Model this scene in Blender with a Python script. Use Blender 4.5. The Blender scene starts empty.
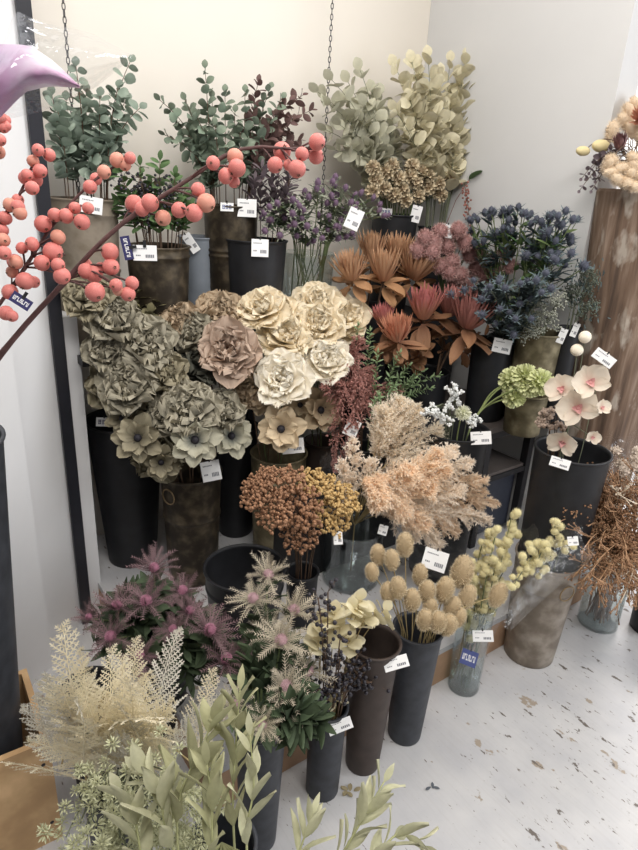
import bpy, math, random
import numpy as np
from mathutils import Matrix, Vector
rnd = random.Random(7)
rng = np.random.default_rng(7)
sc = bpy.context.scene
col = sc.collection
PI = math.pi

# ------------------------------------------------------------------ camera
FPX, CX, CY, H = 614., 319., 425., 1.45
roll = math.atan2(89, 1575); pitch = math.atan(FPX/1577.5)
Fv = np.array([0, math.cos(pitch), -math.sin(pitch)])
R0 = np.array([1., 0, 0]); U0 = np.cross(R0, Fv)
Rv = math.cos(roll)*R0+math.sin(roll)*U0; Uv = -math.sin(roll)*R0+math.cos(roll)*U0
O = np.array([0, 0, H])
cam = bpy.data.objects.new('camera', bpy.data.cameras.new('camera')); col.objects.link(cam)
M = Matrix(((Rv[0], Uv[0], -Fv[0], 0), (Rv[1], Uv[1], -Fv[1], 0), (Rv[2], Uv[2], -Fv[2], H), (0, 0, 0, 1)))
cam.matrix_world = M
cam.data.sensor_fit = 'VERTICAL'; cam.data.sensor_height = 36; cam.data.lens = FPX/850*36
cam.data.clip_start = .02
sc.camera = cam
sc.view_settings.view_transform = 'Standard'; sc.view_settings.look = 'None'
sc.view_settings.gamma = 1; sc.view_settings.use_curve_mapping = False

# shop axes: the left wall runs along u, n points out of it; C is the corner of the two walls
u = np.array([.8, .6, 0]); n = np.array([.6, -.8, 0]); C = np.array([.36, 2.98, 0])
def ray(px, py): return Fv+Rv*(px-CX)/FPX-Uv*(py-CY)/FPX
def W(px, py, w):                                    # on the plane w metres out from the left wall
    d = ray(px, py); return O+d*((w-(O-C)@n)/(d@n))
def S(px, py, s):                                    # on the plane s along u from the corner
    d = ray(px, py); return O+d*((s-(O-C)@u)/(d@u))
def Z(px, py, z):
    d = ray(px, py); return O+d*((z-H)/d[2])
def A(px, py, dep): return O+ray(px, py)*dep         # at a view depth
def depth(p): return float((np.array(p)-O)@Fv)
def SW(s, w, z=0): return C+u*s+n*w+np.array([0, 0, z])
def unit(v): v = np.array(v, float); return v/max(1e-9, np.linalg.norm(v))

# ------------------------------------------------------------------ materials
def lin(c):
    c = c/255.; return c/12.92 if c <= .04045 else ((c+.055)/1.055)**2.4
def rgb(c): return (lin(c[0]), lin(c[1]), lin(c[2]), 1)
mats = {}
def mat(name, c1, c2=None, rough=.7, isl=.12, noise=.12, nscale=60, metal=0, trans=0, spec=.3, bump=0, c3=None, hue=.0, tpos=(0, 1), sat=.87):
    if name in mats: return mats[name]
    m = bpy.data.materials.new(name); m.use_nodes = True; nt = m.node_tree; N = nt.nodes; L = nt.links
    b = N['Principled BSDF']
    b.inputs['Roughness'].default_value = rough; b.inputs['Metallic'].default_value = metal
    b.inputs['Specular IOR Level'].default_value = spec
    cur = None
    rgbn = N.new('ShaderNodeRGB'); rgbn.outputs[0].default_value = rgb(c1); cur = rgbn.outputs[0]
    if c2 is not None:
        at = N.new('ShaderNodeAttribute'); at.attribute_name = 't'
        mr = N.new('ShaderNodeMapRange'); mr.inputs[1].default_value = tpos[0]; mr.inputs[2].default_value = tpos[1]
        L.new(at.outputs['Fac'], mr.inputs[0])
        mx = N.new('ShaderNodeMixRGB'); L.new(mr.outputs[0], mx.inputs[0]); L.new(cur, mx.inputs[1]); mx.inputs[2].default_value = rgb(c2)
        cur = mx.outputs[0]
    tc = N.new('ShaderNodeTexCoord')
    nz = N.new('ShaderNodeTexNoise'); nz.inputs['Scale'].default_value = nscale; nz.inputs['Detail'].default_value = 4
    L.new(tc.outputs['Object'], nz.inputs['Vector'])
    if c3 is not None:
        cr = N.new('ShaderNodeMapRange'); cr.inputs[1].default_value = .45; cr.inputs[2].default_value = .65; L.new(nz.outputs['Fac'], cr.inputs[0])
        mx = N.new('ShaderNodeMixRGB'); L.new(cr.outputs[0], mx.inputs[0]); L.new(cur, mx.inputs[1]); mx.inputs[2].default_value = rgb(c3); cur = mx.outputs[0]
    hs = N.new('ShaderNodeHueSaturation'); hs.inputs['Saturation'].default_value = sat; L.new(cur, hs.inputs['Color'])
    geo = N.new('ShaderNodeNewGeometry')
    a = N.new('ShaderNodeMapRange'); a.inputs[3].default_value = 1-isl; a.inputs[4].default_value = 1+isl
    L.new(geo.outputs['Random Per Island'], a.inputs[0])
    c = N.new('ShaderNodeMapRange'); c.inputs[1].default_value = .3; c.inputs[2].default_value = .7
    c.inputs[3].default_value = 1-noise; c.inputs[4].default_value = 1+noise; L.new(nz.outputs['Fac'], c.inputs[0])
    mu = N.new('ShaderNodeMath'); mu.operation = 'MULTIPLY'; L.new(a.outputs[0], mu.inputs[0]); L.new(c.outputs[0], mu.inputs[1])
    L.new(mu.outputs[0], hs.inputs['Value'])
    if hue:
        ml = N.new('ShaderNodeMath'); ml.operation = 'MULTIPLY'; ml.inputs[1].default_value = 7.31; L.new(geo.outputs['Random Per Island'], ml.inputs[0])
        fr = N.new('ShaderNodeMath'); fr.operation = 'FRACT'; L.new(ml.outputs[0], fr.inputs[0])
        h = N.new('ShaderNodeMapRange'); h.inputs[3].default_value = .5-hue; h.inputs[4].default_value = .5+hue; L.new(fr.outputs[0], h.inputs[0])
        L.new(h.outputs[0], hs.inputs['Hue'])
    L.new(hs.outputs[0], b.inputs['Base Color'])
    if bump:
        bp = N.new('ShaderNodeBump'); bp.inputs['Strength'].default_value = bump; bp.inputs['Distance'].default_value = .002
        L.new(nz.outputs['Fac'], bp.inputs['Height']); L.new(bp.outputs[0], b.inputs['Normal'])
    if trans:
        tr = N.new('ShaderNodeBsdfTranslucent'); L.new(hs.outputs[0], tr.inputs[0])
        ms = N.new('ShaderNodeMixShader'); ms.inputs[0].default_value = trans
        L.new(b.outputs[0], ms.inputs[1]); L.new(tr.outputs[0], ms.inputs[2]); L.new(ms.outputs[0], N['Material Output'].inputs[0])
    mats[name] = m; return m

def glassmat(name, tint=(235, 242, 240), transp=.8, rough=.08):
    m = bpy.data.materials.new(name); m.use_nodes = True; N = m.node_tree.nodes; L = m.node_tree.links
    N.remove(N['Principled BSDF'])
    t = N.new('ShaderNodeBsdfTransparent'); t.inputs[0].default_value = rgb(tint)
    g = N.new('ShaderNodeBsdfGlossy'); g.inputs['Roughness'].default_value = rough; g.inputs[0].default_value = rgb((240, 245, 250))
    lw = N.new('ShaderNodeLayerWeight'); lw.inputs['Blend'].default_value = .35
    mr = N.new('ShaderNodeMapRange'); mr.inputs[3].default_value = 1-transp; mr.inputs[4].default_value = min(1, 1.5*(1-transp)+.35)
    L.new(lw.outputs['Facing'], mr.inputs[0])
    ms = N.new('ShaderNodeMixShader'); L.new(mr.outputs[0], ms.inputs[0]); L.new(t.outputs[0], ms.inputs[1]); L.new(g.outputs[0], ms.inputs[2])
    L.new(ms.outputs[0], N['Material Output'].inputs[0]); mats[name] = m; return m
def foilmat(name, tint, amount, rough=.25):          # thin clear film with a little milky body
    m = bpy.data.materials.new(name); m.use_nodes = True; N = m.node_tree.nodes; L = m.node_tree.links
    b = N['Principled BSDF']; b.inputs['Base Color'].default_value = rgb(tint); b.inputs['Roughness'].default_value = rough; b.inputs['Metallic'].default_value = .85
    nz = N.new('ShaderNodeTexNoise'); nz.inputs['Scale'].default_value = 28; nz.inputs['Detail'].default_value = 3; bp = N.new('ShaderNodeBump'); bp.inputs['Strength'].default_value = .9; bp.inputs['Distance'].default_value = .012
    tc = N.new('ShaderNodeTexCoord'); L.new(tc.outputs['Object'], nz.inputs['Vector']); L.new(nz.outputs['Fac'], bp.inputs['Height']); L.new(bp.outputs[0], b.inputs['Normal'])
    t = N.new('ShaderNodeBsdfTransparent'); lw = N.new('ShaderNodeLayerWeight'); lw.inputs['Blend'].default_value = .3; L.new(bp.outputs[0], lw.inputs['Normal'])
    mr = N.new('ShaderNodeMapRange'); mr.inputs[3].default_value = amount; mr.inputs[4].default_value = min(1, amount*3.2)
    L.new(lw.outputs['Facing'], mr.inputs[0])
    ms = N.new('ShaderNodeMixShader'); L.new(mr.outputs[0], ms.inputs[0]); L.new(t.outputs[0], ms.inputs[1]); L.new(b.outputs[0], ms.inputs[2])
    L.new(ms.outputs[0], N['Material Output'].inputs[0]); mats[name] = m; return m

# ------------------------------------------------------------------ mesh builder
class MB:
    def __init__(s): s.V = []; s.F = []; s.T = []; s.MI = []; s.n = 0
    def add(s, V, F, t=None, mi=0, M=None):
        V = np.asarray(V, float)
        if M is not None: V = V@M[:3, :3].T+M[:3, 3]
        s.V.append(V); k = s.n
        s.F += [[a+k for a in f] for f in F]; s.MI += [mi]*len(F)
        s.T.append(np.zeros(len(V)) if t is None else np.asarray(t, float)+np.zeros(len(V))); s.n += len(V)
        return s
    def mesh(s, name, materials, smooth=True):
        me = bpy.data.meshes.new(name); V = np.vstack(s.V) if s.V else np.zeros((0, 3))
        me.from_pydata(V.tolist(), [], s.F)
        for m in (materials if isinstance(materials, (list, tuple)) else [materials]): me.materials.append(m)
        if any(s.MI): me.polygons.foreach_set('material_index', s.MI)
        at = me.attributes.new('t', 'FLOAT', 'POINT'); at.data.foreach_set('value', np.concatenate(s.T) if s.T else [])
        if smooth: me.polygons.foreach_set('use_smooth', [True]*len(me.polygons))
        me.update(); return me
    def build(s, name, materials, parent=None, smooth=True):
        return link(name, s.mesh(name, materials, smooth), parent)
def link(name, me, parent=None, Mt=None):
    o = bpy.data.objects.new(name, me); col.objects.link(o)
    if parent is not None: o.parent = parent
    if Mt is not None: o.matrix_local = Mt
    return o
def tag(o, label=None, cat=None, group=None, kind=None):
    if label: o['label'] = label
    if cat: o['category'] = cat
    if group: o['group'] = group
    if kind: o['kind'] = kind
    return o
def empty(name, loc, label, cat, group=None):
    o = bpy.data.objects.new(name, None); col.objects.link(o); o.location = Vector(loc); o.empty_display_size = .02
    return tag(o, label, cat, group)
def build_at(mb, name, mats_, origin, smooth=True):   # top-level single mesh with its origin at its base
    for i in range(len(mb.V)): mb.V[i] = mb.V[i]-np.array(origin)
    o = mb.build(name, mats_, None, smooth); o.location = Vector(origin); return o

def box_vf(x0, x1, y0, y1, z0, z1):
    V = [(x, y, z) for x in (x0, x1) for y in (y0, y1) for z in (z0, z1)]
    return np.array(V), [(0, 1, 3, 2), (4, 6, 7, 5), (0, 4, 5, 1), (2, 3, 7, 6), (0, 2, 6, 4), (1, 5, 7, 3)]
def frame(o, z, x=None, spin=0):
    z = unit(z); x = np.array([1., 0, 0]) if x is None else np.array(x, float)
    if abs(z@unit(x)) > .95: x = np.array([0, 1., 0])
    y = unit(np.cross(z, x)); x = np.cross(y, z)
    c, s = math.cos(spin), math.sin(spin)
    x2 = x*c+y*s; y2 = -x*s+y*c
    M = np.eye(4); M[:3, 0] = x2; M[:3, 1] = y2; M[:3, 2] = z; M[:3, 3] = o; return M
def MX(o, x, y, z):
    M = np.eye(4); M[:3, 0] = x; M[:3, 1] = y; M[:3, 2] = z; M[:3, 3] = o; return M
SHOPM = MX(C, u, -n, (0, 0, 1))                       # local x = s, local y = -w
def bx(mb, s0, s1, w0, w1, z0, z1, mi=0):             # box in shop axes
    V, F = box_vf(s0, s1, -w1, -w0, z0, z1); return mb.add(V, F, None, mi, SHOPM)

def tube(mb, P, r, k=5, mi=0, t=None, cap=True):
    P = np.asarray(P, float); m = len(P); r = np.full(m, r) if np.isscalar(r) else np.asarray(r)
    T = np.gradient(P, axis=0); T /= np.maximum(1e-9, np.linalg.norm(T, axis=1))[:, None]
    x = np.cross(T[0], [0, 0, 1.]); x = unit(x) if np.linalg.norm(x) > .05 else np.array([1., 0, 0])
    V = []; an = np.arange(k)*2*PI/k
    for i in range(m):
        x = unit(x-T[i]*(x@T[i])); y = np.cross(T[i], x)
        V.append(P[i]+r[i]*(np.outer(np.cos(an), x)+np.outer(np.sin(an), y)))
    F = [(i*k+j, i*k+(j+1) % k, (i+1)*k+(j+1) % k, (i+1)*k+j) for i in range(m-1) for j in range(k)]
    if cap: F += [tuple(range(k))[::-1], tuple((m-1)*k+j for j in range(k))]
    return mb.add(np.vstack(V), F, np.repeat(np.linspace(0, 1, m), k) if t is None else t, mi)
def lathe(mb, prof, k=36, mi=0, M=None, t=None):
    an = np.arange(k)*2*PI/k; V = []
    for r, z in prof: V.append(np.stack([r*np.cos(an), r*np.sin(an), np.full(k, z)], 1))
    m = len(prof)
    F = [(i*k+j, i*k+(j+1) % k, (i+1)*k+(j+1) % k, (i+1)*k+j) for i in range(m-1) for j in range(k)]
    return mb.add(np.vstack(V), F, t, mi, M)
def sphere(mb, c, r, k=10, m=7, sq=(1, 1, 1), mi=0, t=0, M=None, lump=0):
    V = []; F = []
    for i in range(m+1):
        th = PI*i/m
        for j in range(k):
            ph = 2*PI*j/k; q = 1+lump*(rnd.random()-.5) if 0 < i < m else 1
            V.append((math.sin(th)*math.cos(ph)*q*sq[0], math.sin(th)*math.sin(ph)*q*sq[1], math.cos(th)*q*sq[2]))
    V = np.array(V)*r
    for i in range(m):
        for j in range(k): F.append((i*k+j, (i+1)*k+j, (i+1)*k+(j+1) % k, i*k+(j+1) % k))
    if M is None: V = V+np.array(c)
    return mb.add(V, F, t, mi, M)
def bez(p0, p1, p2, m=10):
    t = np.linspace(0, 1, m)[:, None]; return (1-t)**2*np.array(p0)+2*t*(1-t)*np.array(p1)+t*t*np.array(p2)

PROF = {'round': lambda v: np.where(v < .55, .22+.78*np.sin(PI/2*np.clip(v/.55, 0, 1)), np.sqrt(np.clip(1-((v-.55)/.45)**2*.93, 0, 1))),
        'oval': lambda v: np.sin(PI*np.clip(v*.96+.02, 0, 1))**.62,
        'pt': lambda v: np.sin(PI*np.clip(v*.93+.05, 0, 1)**.75)**.9,
        'lance': lambda v: np.sin(PI*np.clip(v*.97+.02, 0, 1)**.8),
        'fan': lambda v: .18+.82*np.sin(PI*.5*np.clip(v*1.05, 0, 1))**1.2*(1-np.clip((v-.85)/.15, 0, 1)*.35),
        'spike': lambda v: np.clip(1-v, .04, 1)}
def petal(mb, L, Wd, a0, b, az=0, cup=0., ruf=0., prof='round', nu=5, nv=5, r0=0, z0=0, M=None, mi=0, freq=6, t0=0, t1=1):
    """a petal: starts r0 from the axis, a0 = angle from the axis, b = bend along its length"""
    v = np.linspace(0, 1, nv); uu = np.linspace(-1, 1, nu)
    th = a0+b*v; ds = L/(nv-1)
    rr = np.concatenate([[0], np.cumsum((np.sin(th[1:])+np.sin(th[:-1]))/2*ds)])+r0
    zz = np.concatenate([[0], np.cumsum((np.cos(th[1:])+np.cos(th[:-1]))/2*ds)])+z0
    w = Wd/2*PROF[prof](v)
    ph = rnd.random()*6
    off = -cup*(uu[None, :]**2)*w[:, None]+ruf*np.sin(freq*uu[None, :]+ph+2*v[:, None])*(v[:, None]**1.6)
    x = uu[None, :]*w[:, None]; Y = rr[:, None]+off*np.cos(th)[:, None]; Zc = zz[:, None]-off*np.sin(th)[:, None]
    c, s = math.cos(az), math.sin(az)
    V = np.stack([x*c-Y*s, x*s+Y*c, Zc+0*x], 2).reshape(-1, 3)
    F = [(i*nu+j, i*nu+j+1, (i+1)*nu+j+1, (i+1)*nu+j) for i in range(nv-1) for j in range(nu-1)]
    return mb.add(V, F, np.repeat(t0+(t1-t0)*v, nu), mi, M)

# ------------------------------------------------------------------ palette
black_metal = mat('black_bucket_metal', (30, 31, 35), rough=.5, noise=.25, nscale=25, spec=.4, isl=0, bump=.1)
grey_metal = mat('dark_grey_bucket_metal', (52, 55, 62), rough=.5, noise=.3, nscale=30, spec=.4, isl=0, bump=.2)
bronze = mat('aged_bronze_metal', (56, 48, 38), rough=.45, noise=.35, nscale=22, metal=.35, c3=(80, 70, 54), isl=0, bump=.15)
brown_metal = mat('brown_painted_metal', (68, 57, 52), rough=.5, noise=.2, nscale=25, isl=0, bump=.1)
zinc = mat('weathered_zinc', (130, 118, 104), rough=.5, noise=.25, nscale=16, metal=.3, c3=(150, 140, 128), isl=0, bump=.15)
zinc_dk = mat('tarnished_zinc', (108, 98, 72), rough=.5, noise=.3, nscale=18, metal=.35, c3=(134, 124, 96), isl=0, bump=.15)
stone = mat('mottled_tan_tin', (140, 128, 112), rough=.7, noise=.2, nscale=22, c3=(112, 100, 84), isl=0, bump=.2)
greyblue = mat('grey_blue_metal', (118, 126, 136), rough=.5, noise=.1, nscale=18, isl=0)
white_card = mat('white_card', (240, 240, 240), rough=.6, noise=.02, isl=0)
grey_ink = mat('grey_printed_ink', (120, 122, 130), rough=.7, noise=0, isl=0)
blue_ink = mat('blue_printed_ink', (60, 80, 150), rough=.7, noise=0, isl=0)
navy_card = mat('navy_card', (44, 42, 96), rough=.5, noise=.05, isl=0)
glass = glassmat('clear_glass', (246, 249, 248), .95)
film = foilmat('clear_cellophane', (235, 240, 246), .035, .15)
stem_green = mat('green_stem', (96, 110, 66), noise=.15)
stem_brown = mat('brown_stem', (92, 70, 52), noise=.2)
stem_straw = mat('straw_stem', (170, 148, 96), noise=.15)
stem_grey = mat('grey_green_stem', (110, 116, 92), noise=.15)
dark_seed = mat('dark_flower_centre', (38, 36, 44), rough=.6, noise=.3, nscale=400)

# ------------------------------------------------------------------ setting
def wood_floor_mat():
    m = bpy.data.materials.new('worn_white_painted_floor'); m.use_nodes = True; N = m.node_tree.nodes; L = m.node_tree.links; b = N['Principled BSDF']
    b.inputs['Roughness'].default_value = .55
    tc = N.new('ShaderNodeTexCoord'); mp = N.new('ShaderNodeMapping'); mp.vector_type = 'TEXTURE'
    mp.inputs['Rotation'].default_value = (0, 0, math.atan2(-.8, .6)); L.new(tc.outputs['Object'], mp.inputs[0])
    def noise(scale, sx, sy, det=6, rough=.6):
        q = N.new('ShaderNodeMapping'); q.inputs['Scale'].default_value = (sx, sy, 1); L.new(mp.outputs[0], q.inputs[0])
        z = N.new('ShaderNodeTexNoise'); z.inputs['Scale'].default_value = scale; z.inputs['Detail'].default_value = det; z.inputs['Roughness'].default_value = rough
        L.new(q.outputs[0], z.inputs['Vector']); return z.outputs['Fac']
    def rng_(src, a, bb, c=0, d=1):
        r = N.new('ShaderNodeMapRange'); r.inputs[1].default_value = a; r.inputs[2].default_value = bb; r.inputs[3].default_value = c; r.inputs[4].default_value = d
        L.new(src, r.inputs[0]); return r.outputs[0]
    def math_(op, a, bb):
        k = N.new('ShaderNodeMath'); k.operation = op; k.use_clamp = op != 'ADD'
        for i, q in enumerate((a, bb)):
            if isinstance(q, (int, float)): k.inputs[i].default_value = q
            else: L.new(q, k.inputs[i])
        return k.outputs[0]
    def mix(f, c1, c2):
        k = N.new('ShaderNodeMixRGB'); L.new(f, k.inputs[0])
        for i, q in ((1, c1), (2, c2)):
            if isinstance(q, tuple): k.inputs[i].default_value = rgb(q)
            else: L.new(q, k.inputs[i])
        return k.outputs[0]
    sx_ = N.new('ShaderNodeSeparateXYZ'); L.new(tc.outputs['Object'], sx_.inputs[0])
    wl_ = math_('ADD', rng_(sx_.outputs[0], -1, 1, -.34, .34), rng_(sx_.outputs[1], 0, 3, .5, -.5)) if False else None
    wear = noise(1.6, 1, 1, 2)                                    # where the paint is worn
    speck = noise(38, .45, 1, 5, .62); fleck = noise(110, .3, 1, 3); patch = noise(11, .8, 1.1, 6, .6); base = noise(5, 1, 1, 5); grain = noise(120, .06, 1, 3)
    basec = mix(rng_(base, .35, .65), (184, 184, 187), (200, 199, 199))
    basec = mix(math_('MULTIPLY', rng_(grain, .5, .62), .12), basec, (168, 164, 160))
    cmb = N.new('ShaderNodeVectorMath'); cmb.operation = 'DOT_PRODUCT'; cmb.inputs[1].default_value = (.6, -.8, 0); L.new(tc.outputs['Object'], cmb.inputs[0])
    wk = rng_(cmb.outputs['Value'], -.75, .1, -.03, .05)     # the walked-on side is worn more
    s1 = rng_(math_('ADD', math_('ADD', speck, wk), math_('MULTIPLY', wear, .12)), .675, .70)
    s2 = rng_(math_('ADD', math_('ADD', fleck, wk), math_('MULTIPLY', wear, .18)), .735, .77)
    s3 = rng_(math_('ADD', math_('ADD', patch, wk), math_('MULTIPLY', wear, .2)), .728, .745)
    c = mix(s3, basec, (160, 148, 134)); c = mix(s2, c, (120, 112, 106)); c = mix(s1, c, (104, 96, 90))
    L.new(c, b.inputs['Base Color'])
    bp = N.new('ShaderNodeBump'); bp.inputs['Strength'].default_value = .3; bp.inputs['Distance'].default_value = .002; bp.invert = True
    L.new(math_('MAXIMUM', s1, s3), bp.inputs['Height']); L.new(bp.outputs[0], b.inputs['Normal'])
    return m
floor_m = wood_floor_mat()
wall_m = mat('cream_painted_wall', (226, 219, 208), rough=.85, noise=.015, nscale=3, isl=0)
wallr_m = mat('pale_grey_painted_wall', (208, 208, 208), rough=.85, noise=.015, nscale=3, isl=0)
white_m = mat('white_painted_board', (222, 222, 224), rough=.55, noise=.02, nscale=6, isl=0)
navy_m = mat('black_navy_frame', (26, 27, 36), rough=.35, noise=.15, nscale=20, isl=0, spec=.5)
shelf_m = mat('black_shelf_steel', (38, 37, 40), rough=.5, noise=.15, nscale=12, isl=0)

fl = MB(); V, F = box_vf(-4, 5, -2, 7, -.05, 0); fl.add(V, F); tag(fl.build('floor', floor_m, None, False), kind='structure')
wl = MB(); bx(wl, -3.2, .12, -.1, 0, 0, 3.0); tag(wl.build('wall_left', wall_m, None, False), kind='structure')
wr = MB(); bx(wr, 0, .12, .001, .90, 0, 3.0); tag(wr.build('wall_right', wallr_m, None, False), kind='structure')
wb = MB(); bx(wb, .12, 3.0, -.1, -.02, 0, 3.0); tag(wb.build('wall_back', wallr_m, None, False), kind='structure')
# white sliding doors to the left of the dark post
P0 = SW(-1.672, .325); dd = unit([-.24, -.8, 0]); nn = np.array([-dd[1], dd[0], 0])*-1
def slab(mb, a0, a1, off, th, z0, z1, mi=0):
    Mx = MX(P0, dd, nn, (0, 0, 1)); Vx, Fx = box_vf(a0, a1, off, off+th, z0, z1); return mb.add(Vx, Fx, None, mi, Mx)
m_ = MB(); slab(m_, 0.0, .21, 0, .03, 0, 2.9); tag(m_.build('door_1', white_m, None, False), kind='structure')
m_ = MB(); slab(m_, .2, 1.1, -.05, .035, 0, 2.9); tag(m_.build('door_2', white_m, None, False), kind='structure')
pm = MB(); bx(pm, -1.672, -1.638, .30, .34, 0, 2.9)
tag(pm.build('trim_1', navy_m, None, False), kind='structure')

# low platform with a white top and wooden front
pl = MB(); bx(pl, -1.605, -.02, .03, 1.2, .12, .14); 
tag(pl.build('display_platform', floor_m, None, False), 'low white-topped wooden platform under the tall buckets', 'platform')
plat = bpy.data.objects['display_platform']
wood_lt = mat('raw_pine', (176, 138, 104), rough=.6, noise=.15, nscale=14, isl=0)
f_ = MB(); bx(f_, -1.605, -.02, 1.18, 1.198, 0, .12); f_.build('front_board', wood_lt, plat, False)
f_ = MB(); bx(f_, -1.605, -1.587, .03, 1.18, 0, .12); f_.build('side_board', wood_lt, plat, False)
# tall shelf behind
sh = MB(); bx(sh, -1.604, -.02, .01, .375, .92, .945)
so = tag(sh.build('wall_shelf', shelf_m, None, False), 'long black shelf along the cream wall carrying the rear buckets', 'shelf')
for s_ in (-1.58, -.85, -.09):
    f_ = MB(); bx(f_, s_, s_+.025, .01, .035, .14, .92); f_.build('upright', shelf_m, so, False)
f_ = MB(); bx(f_, -1.05, -.55, .44, .68, .14, .44); f_.build('x', shelf_m, None, False)
st = bpy.data.objects['x']; st.name = 'display_riser'; tag(st, 'low black riser behind the peach plumes, under the protea buckets', 'riser')
# white side panel, its thin edge towards the room
sidep = MB(); bx(sidep, -1.637, -1.595, .03, .325, 0, 1.056)
tag(sidep.build('side_panel', white_m, None, False), 'upright white end panel beside the dark post, left of the green-grey flowers', 'panel')

# black cabinet in the corner
ct = S(0, 0, 0)
cs0, cs1, cw0, cw1, ch = -.313, -.015, .12, .86, .65
cb = MB(); bx(cb, cs0, cs1, cw0, cw1, ch-.02, ch)
co = tag(cb.build('storage_rack', mat('rack_top', (96, 88, 84), rough=.4, noise=.2, nscale=10, isl=0), None, False), 'open black storage rack in the corner with a grey top, below the lime blooms', 'rack')
for a_, b_ in ((cs0, cw1-.03), (cs1-.03, cw1-.03), (cs0, cw0), (cs1-.03, cw0)):
    f_ = MB(); bx(f_, a_, a_+.03, b_, b_+.03, .14, ch-.02); f_.build('post', shelf_m, co, False)
f_ = MB(); bx(f_, cs0+.03, cs1-.03, cw0+.02, cw1-.01, .44, .452); f_.build('middle_shelf', mats['rack_top'], co, False)
f_ = MB(); bx(f_, cs0+.03, cs1-.03, cw1-.05, cw1-.04, .16, .42); f_.build('front_panel', mat('slate_panel', (56, 60, 72), rough=.4, noise=.1, isl=0), co, False)
f_ = MB(); bx(f_, cs0+.03, cs1-.03, cw1-.028, cw1-.002, .42, .44); f_.build('rail', shelf_m, co, False); f_ = MB(); bx(f_, cs0+.03, cs1-.03, cw1-.028, cw1-.002, ch-.045, ch-.02); f_.build('rail', shelf_m, co, False)

# ------------------------------------------------------------------ buckets
B = {}
def bucket(key, name, label, rim, zb, rt, rb, material, bands=(), lip=.004, cat='bucket', group=None, tilt=0, handle=None, isglass=False, base=None, water=False):
    c = np.array(rim, float)
    cxy = c if base is None else np.array(base, float)
    h = c[2]-zb; o = empty(name, (cxy[0], cxy[1], zb), label, cat, group)
    g = MB(); th = .003
    prof = [(0, .0), (rb*.97, 0), (rb, .004)]
    zs = sorted(list(np.linspace(.02, h-.012, 8)))
    for z in zs: prof.append((rb+(rt-rb)*z/h, z))
    for bz in bands:
        zc = bz*h; r_ = rb+(rt-rb)*bz
        prof += [(r_, zc-.006), (r_+.0035, zc-.002), (r_+.0035, zc+.002), (r_, zc+.006)]
    prof = sorted(prof[3:], key=lambda q: q[1]); prof = [(0, 0), (rb*.97, 0), (rb, .004)]+prof
    prof += [(rt, h-.008), (rt+lip, h-.004), (rt+lip, h), (rt-th, h), (rt-th, h-.01), (rb-th, .012), (0, .012)]
    lathe(g, prof, 40)
    g.build('vase_body' if isglass else 'bucket_body', material, o)
    if handle:
        az, hz = handle; k = MB(); rr = rb+(rt-rb)*hz
        cc = np.array([math.cos(az)*(rr+.004), math.sin(az)*(rr+.004), hz*h-.018]); tn = np.array([-math.sin(az), math.cos(az), 0])
        a = np.linspace(0, 2*PI, 17); tube(k, cc+.026*(np.outer(np.cos(a), tn)+np.outer(np.sin(a), [0, 0, 1.])), .0022, 5, cap=False)
        k.build('ring_handle', mat('dull_brass_ring', (150, 124, 84), metal=.5, rough=.4, isl=0), o)
    if water:
        k = MB(); lathe(k, [(0, .014), (rb*.9, .014), (rb*.93, h*.22), (0, h*.22)], 24); k.build('water', mats['water'], o)
    B[key] = dict(c=cxy, zb=zb, top=c[2], rt=rt, rb=rb, o=o)
    return o
glassmat('water', (232, 238, 234), .96, .02)

def rimW(px, py, w, rpx): p = W(px, py, w); return p, rpx*depth(p)/FPX
TS = .945
for key, lab, px, py, w, rp, f, mt, bands, hd in (
    ('tan', 'wide tan mottled tin bucket with raised ring, at left end of the shelf', 82, 198, .2, 34, .86, stone, (.52, .9), None),
    ('blub', 'slim blue-grey bucket behind the dark bronze bucket of leafy berries', 199, 236, .14, 20, .9, greyblue, (), None),
    ('bron', 'tall dark bronze bucket holding the green leaves with black berries', 158, 245, .27, 31, .85, bronze, (.9,), None),
    ('bro2', 'tall bronze bucket with blue-lettered sticker under the burgundy leaves', 231, 205, .2, 27, .85, bronze, (.62, .66), None),
    ('blk1', 'smooth black bucket in front of the bronze bucket with the sticker', 256, 239, .28, 31, .82, black_metal, (), None),
    ('blk2', 'black bucket with blue-lettered sticker under the tan seed heads', 395, 214, .2, 23, .82, black_metal, (), None),
    ('blk3', 'short black bucket beside the corner holding a drooping berry twig', 436, 227, .26, 17, .85, black_metal, (), None)):
    p, r = rimW(px, py, w, rp); bucket(key, 'flower_bucket', lab, p, TS, r, r*f, mt, bands, handle=hd)
p, r = rimW(308, 252, .28, 27); bucket('glt', 'glass_vase', 'clear glass vase holding the purple globe thistles on the shelf', p, TS, r, r*.9, glass, isglass=True, cat='vase')
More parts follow.
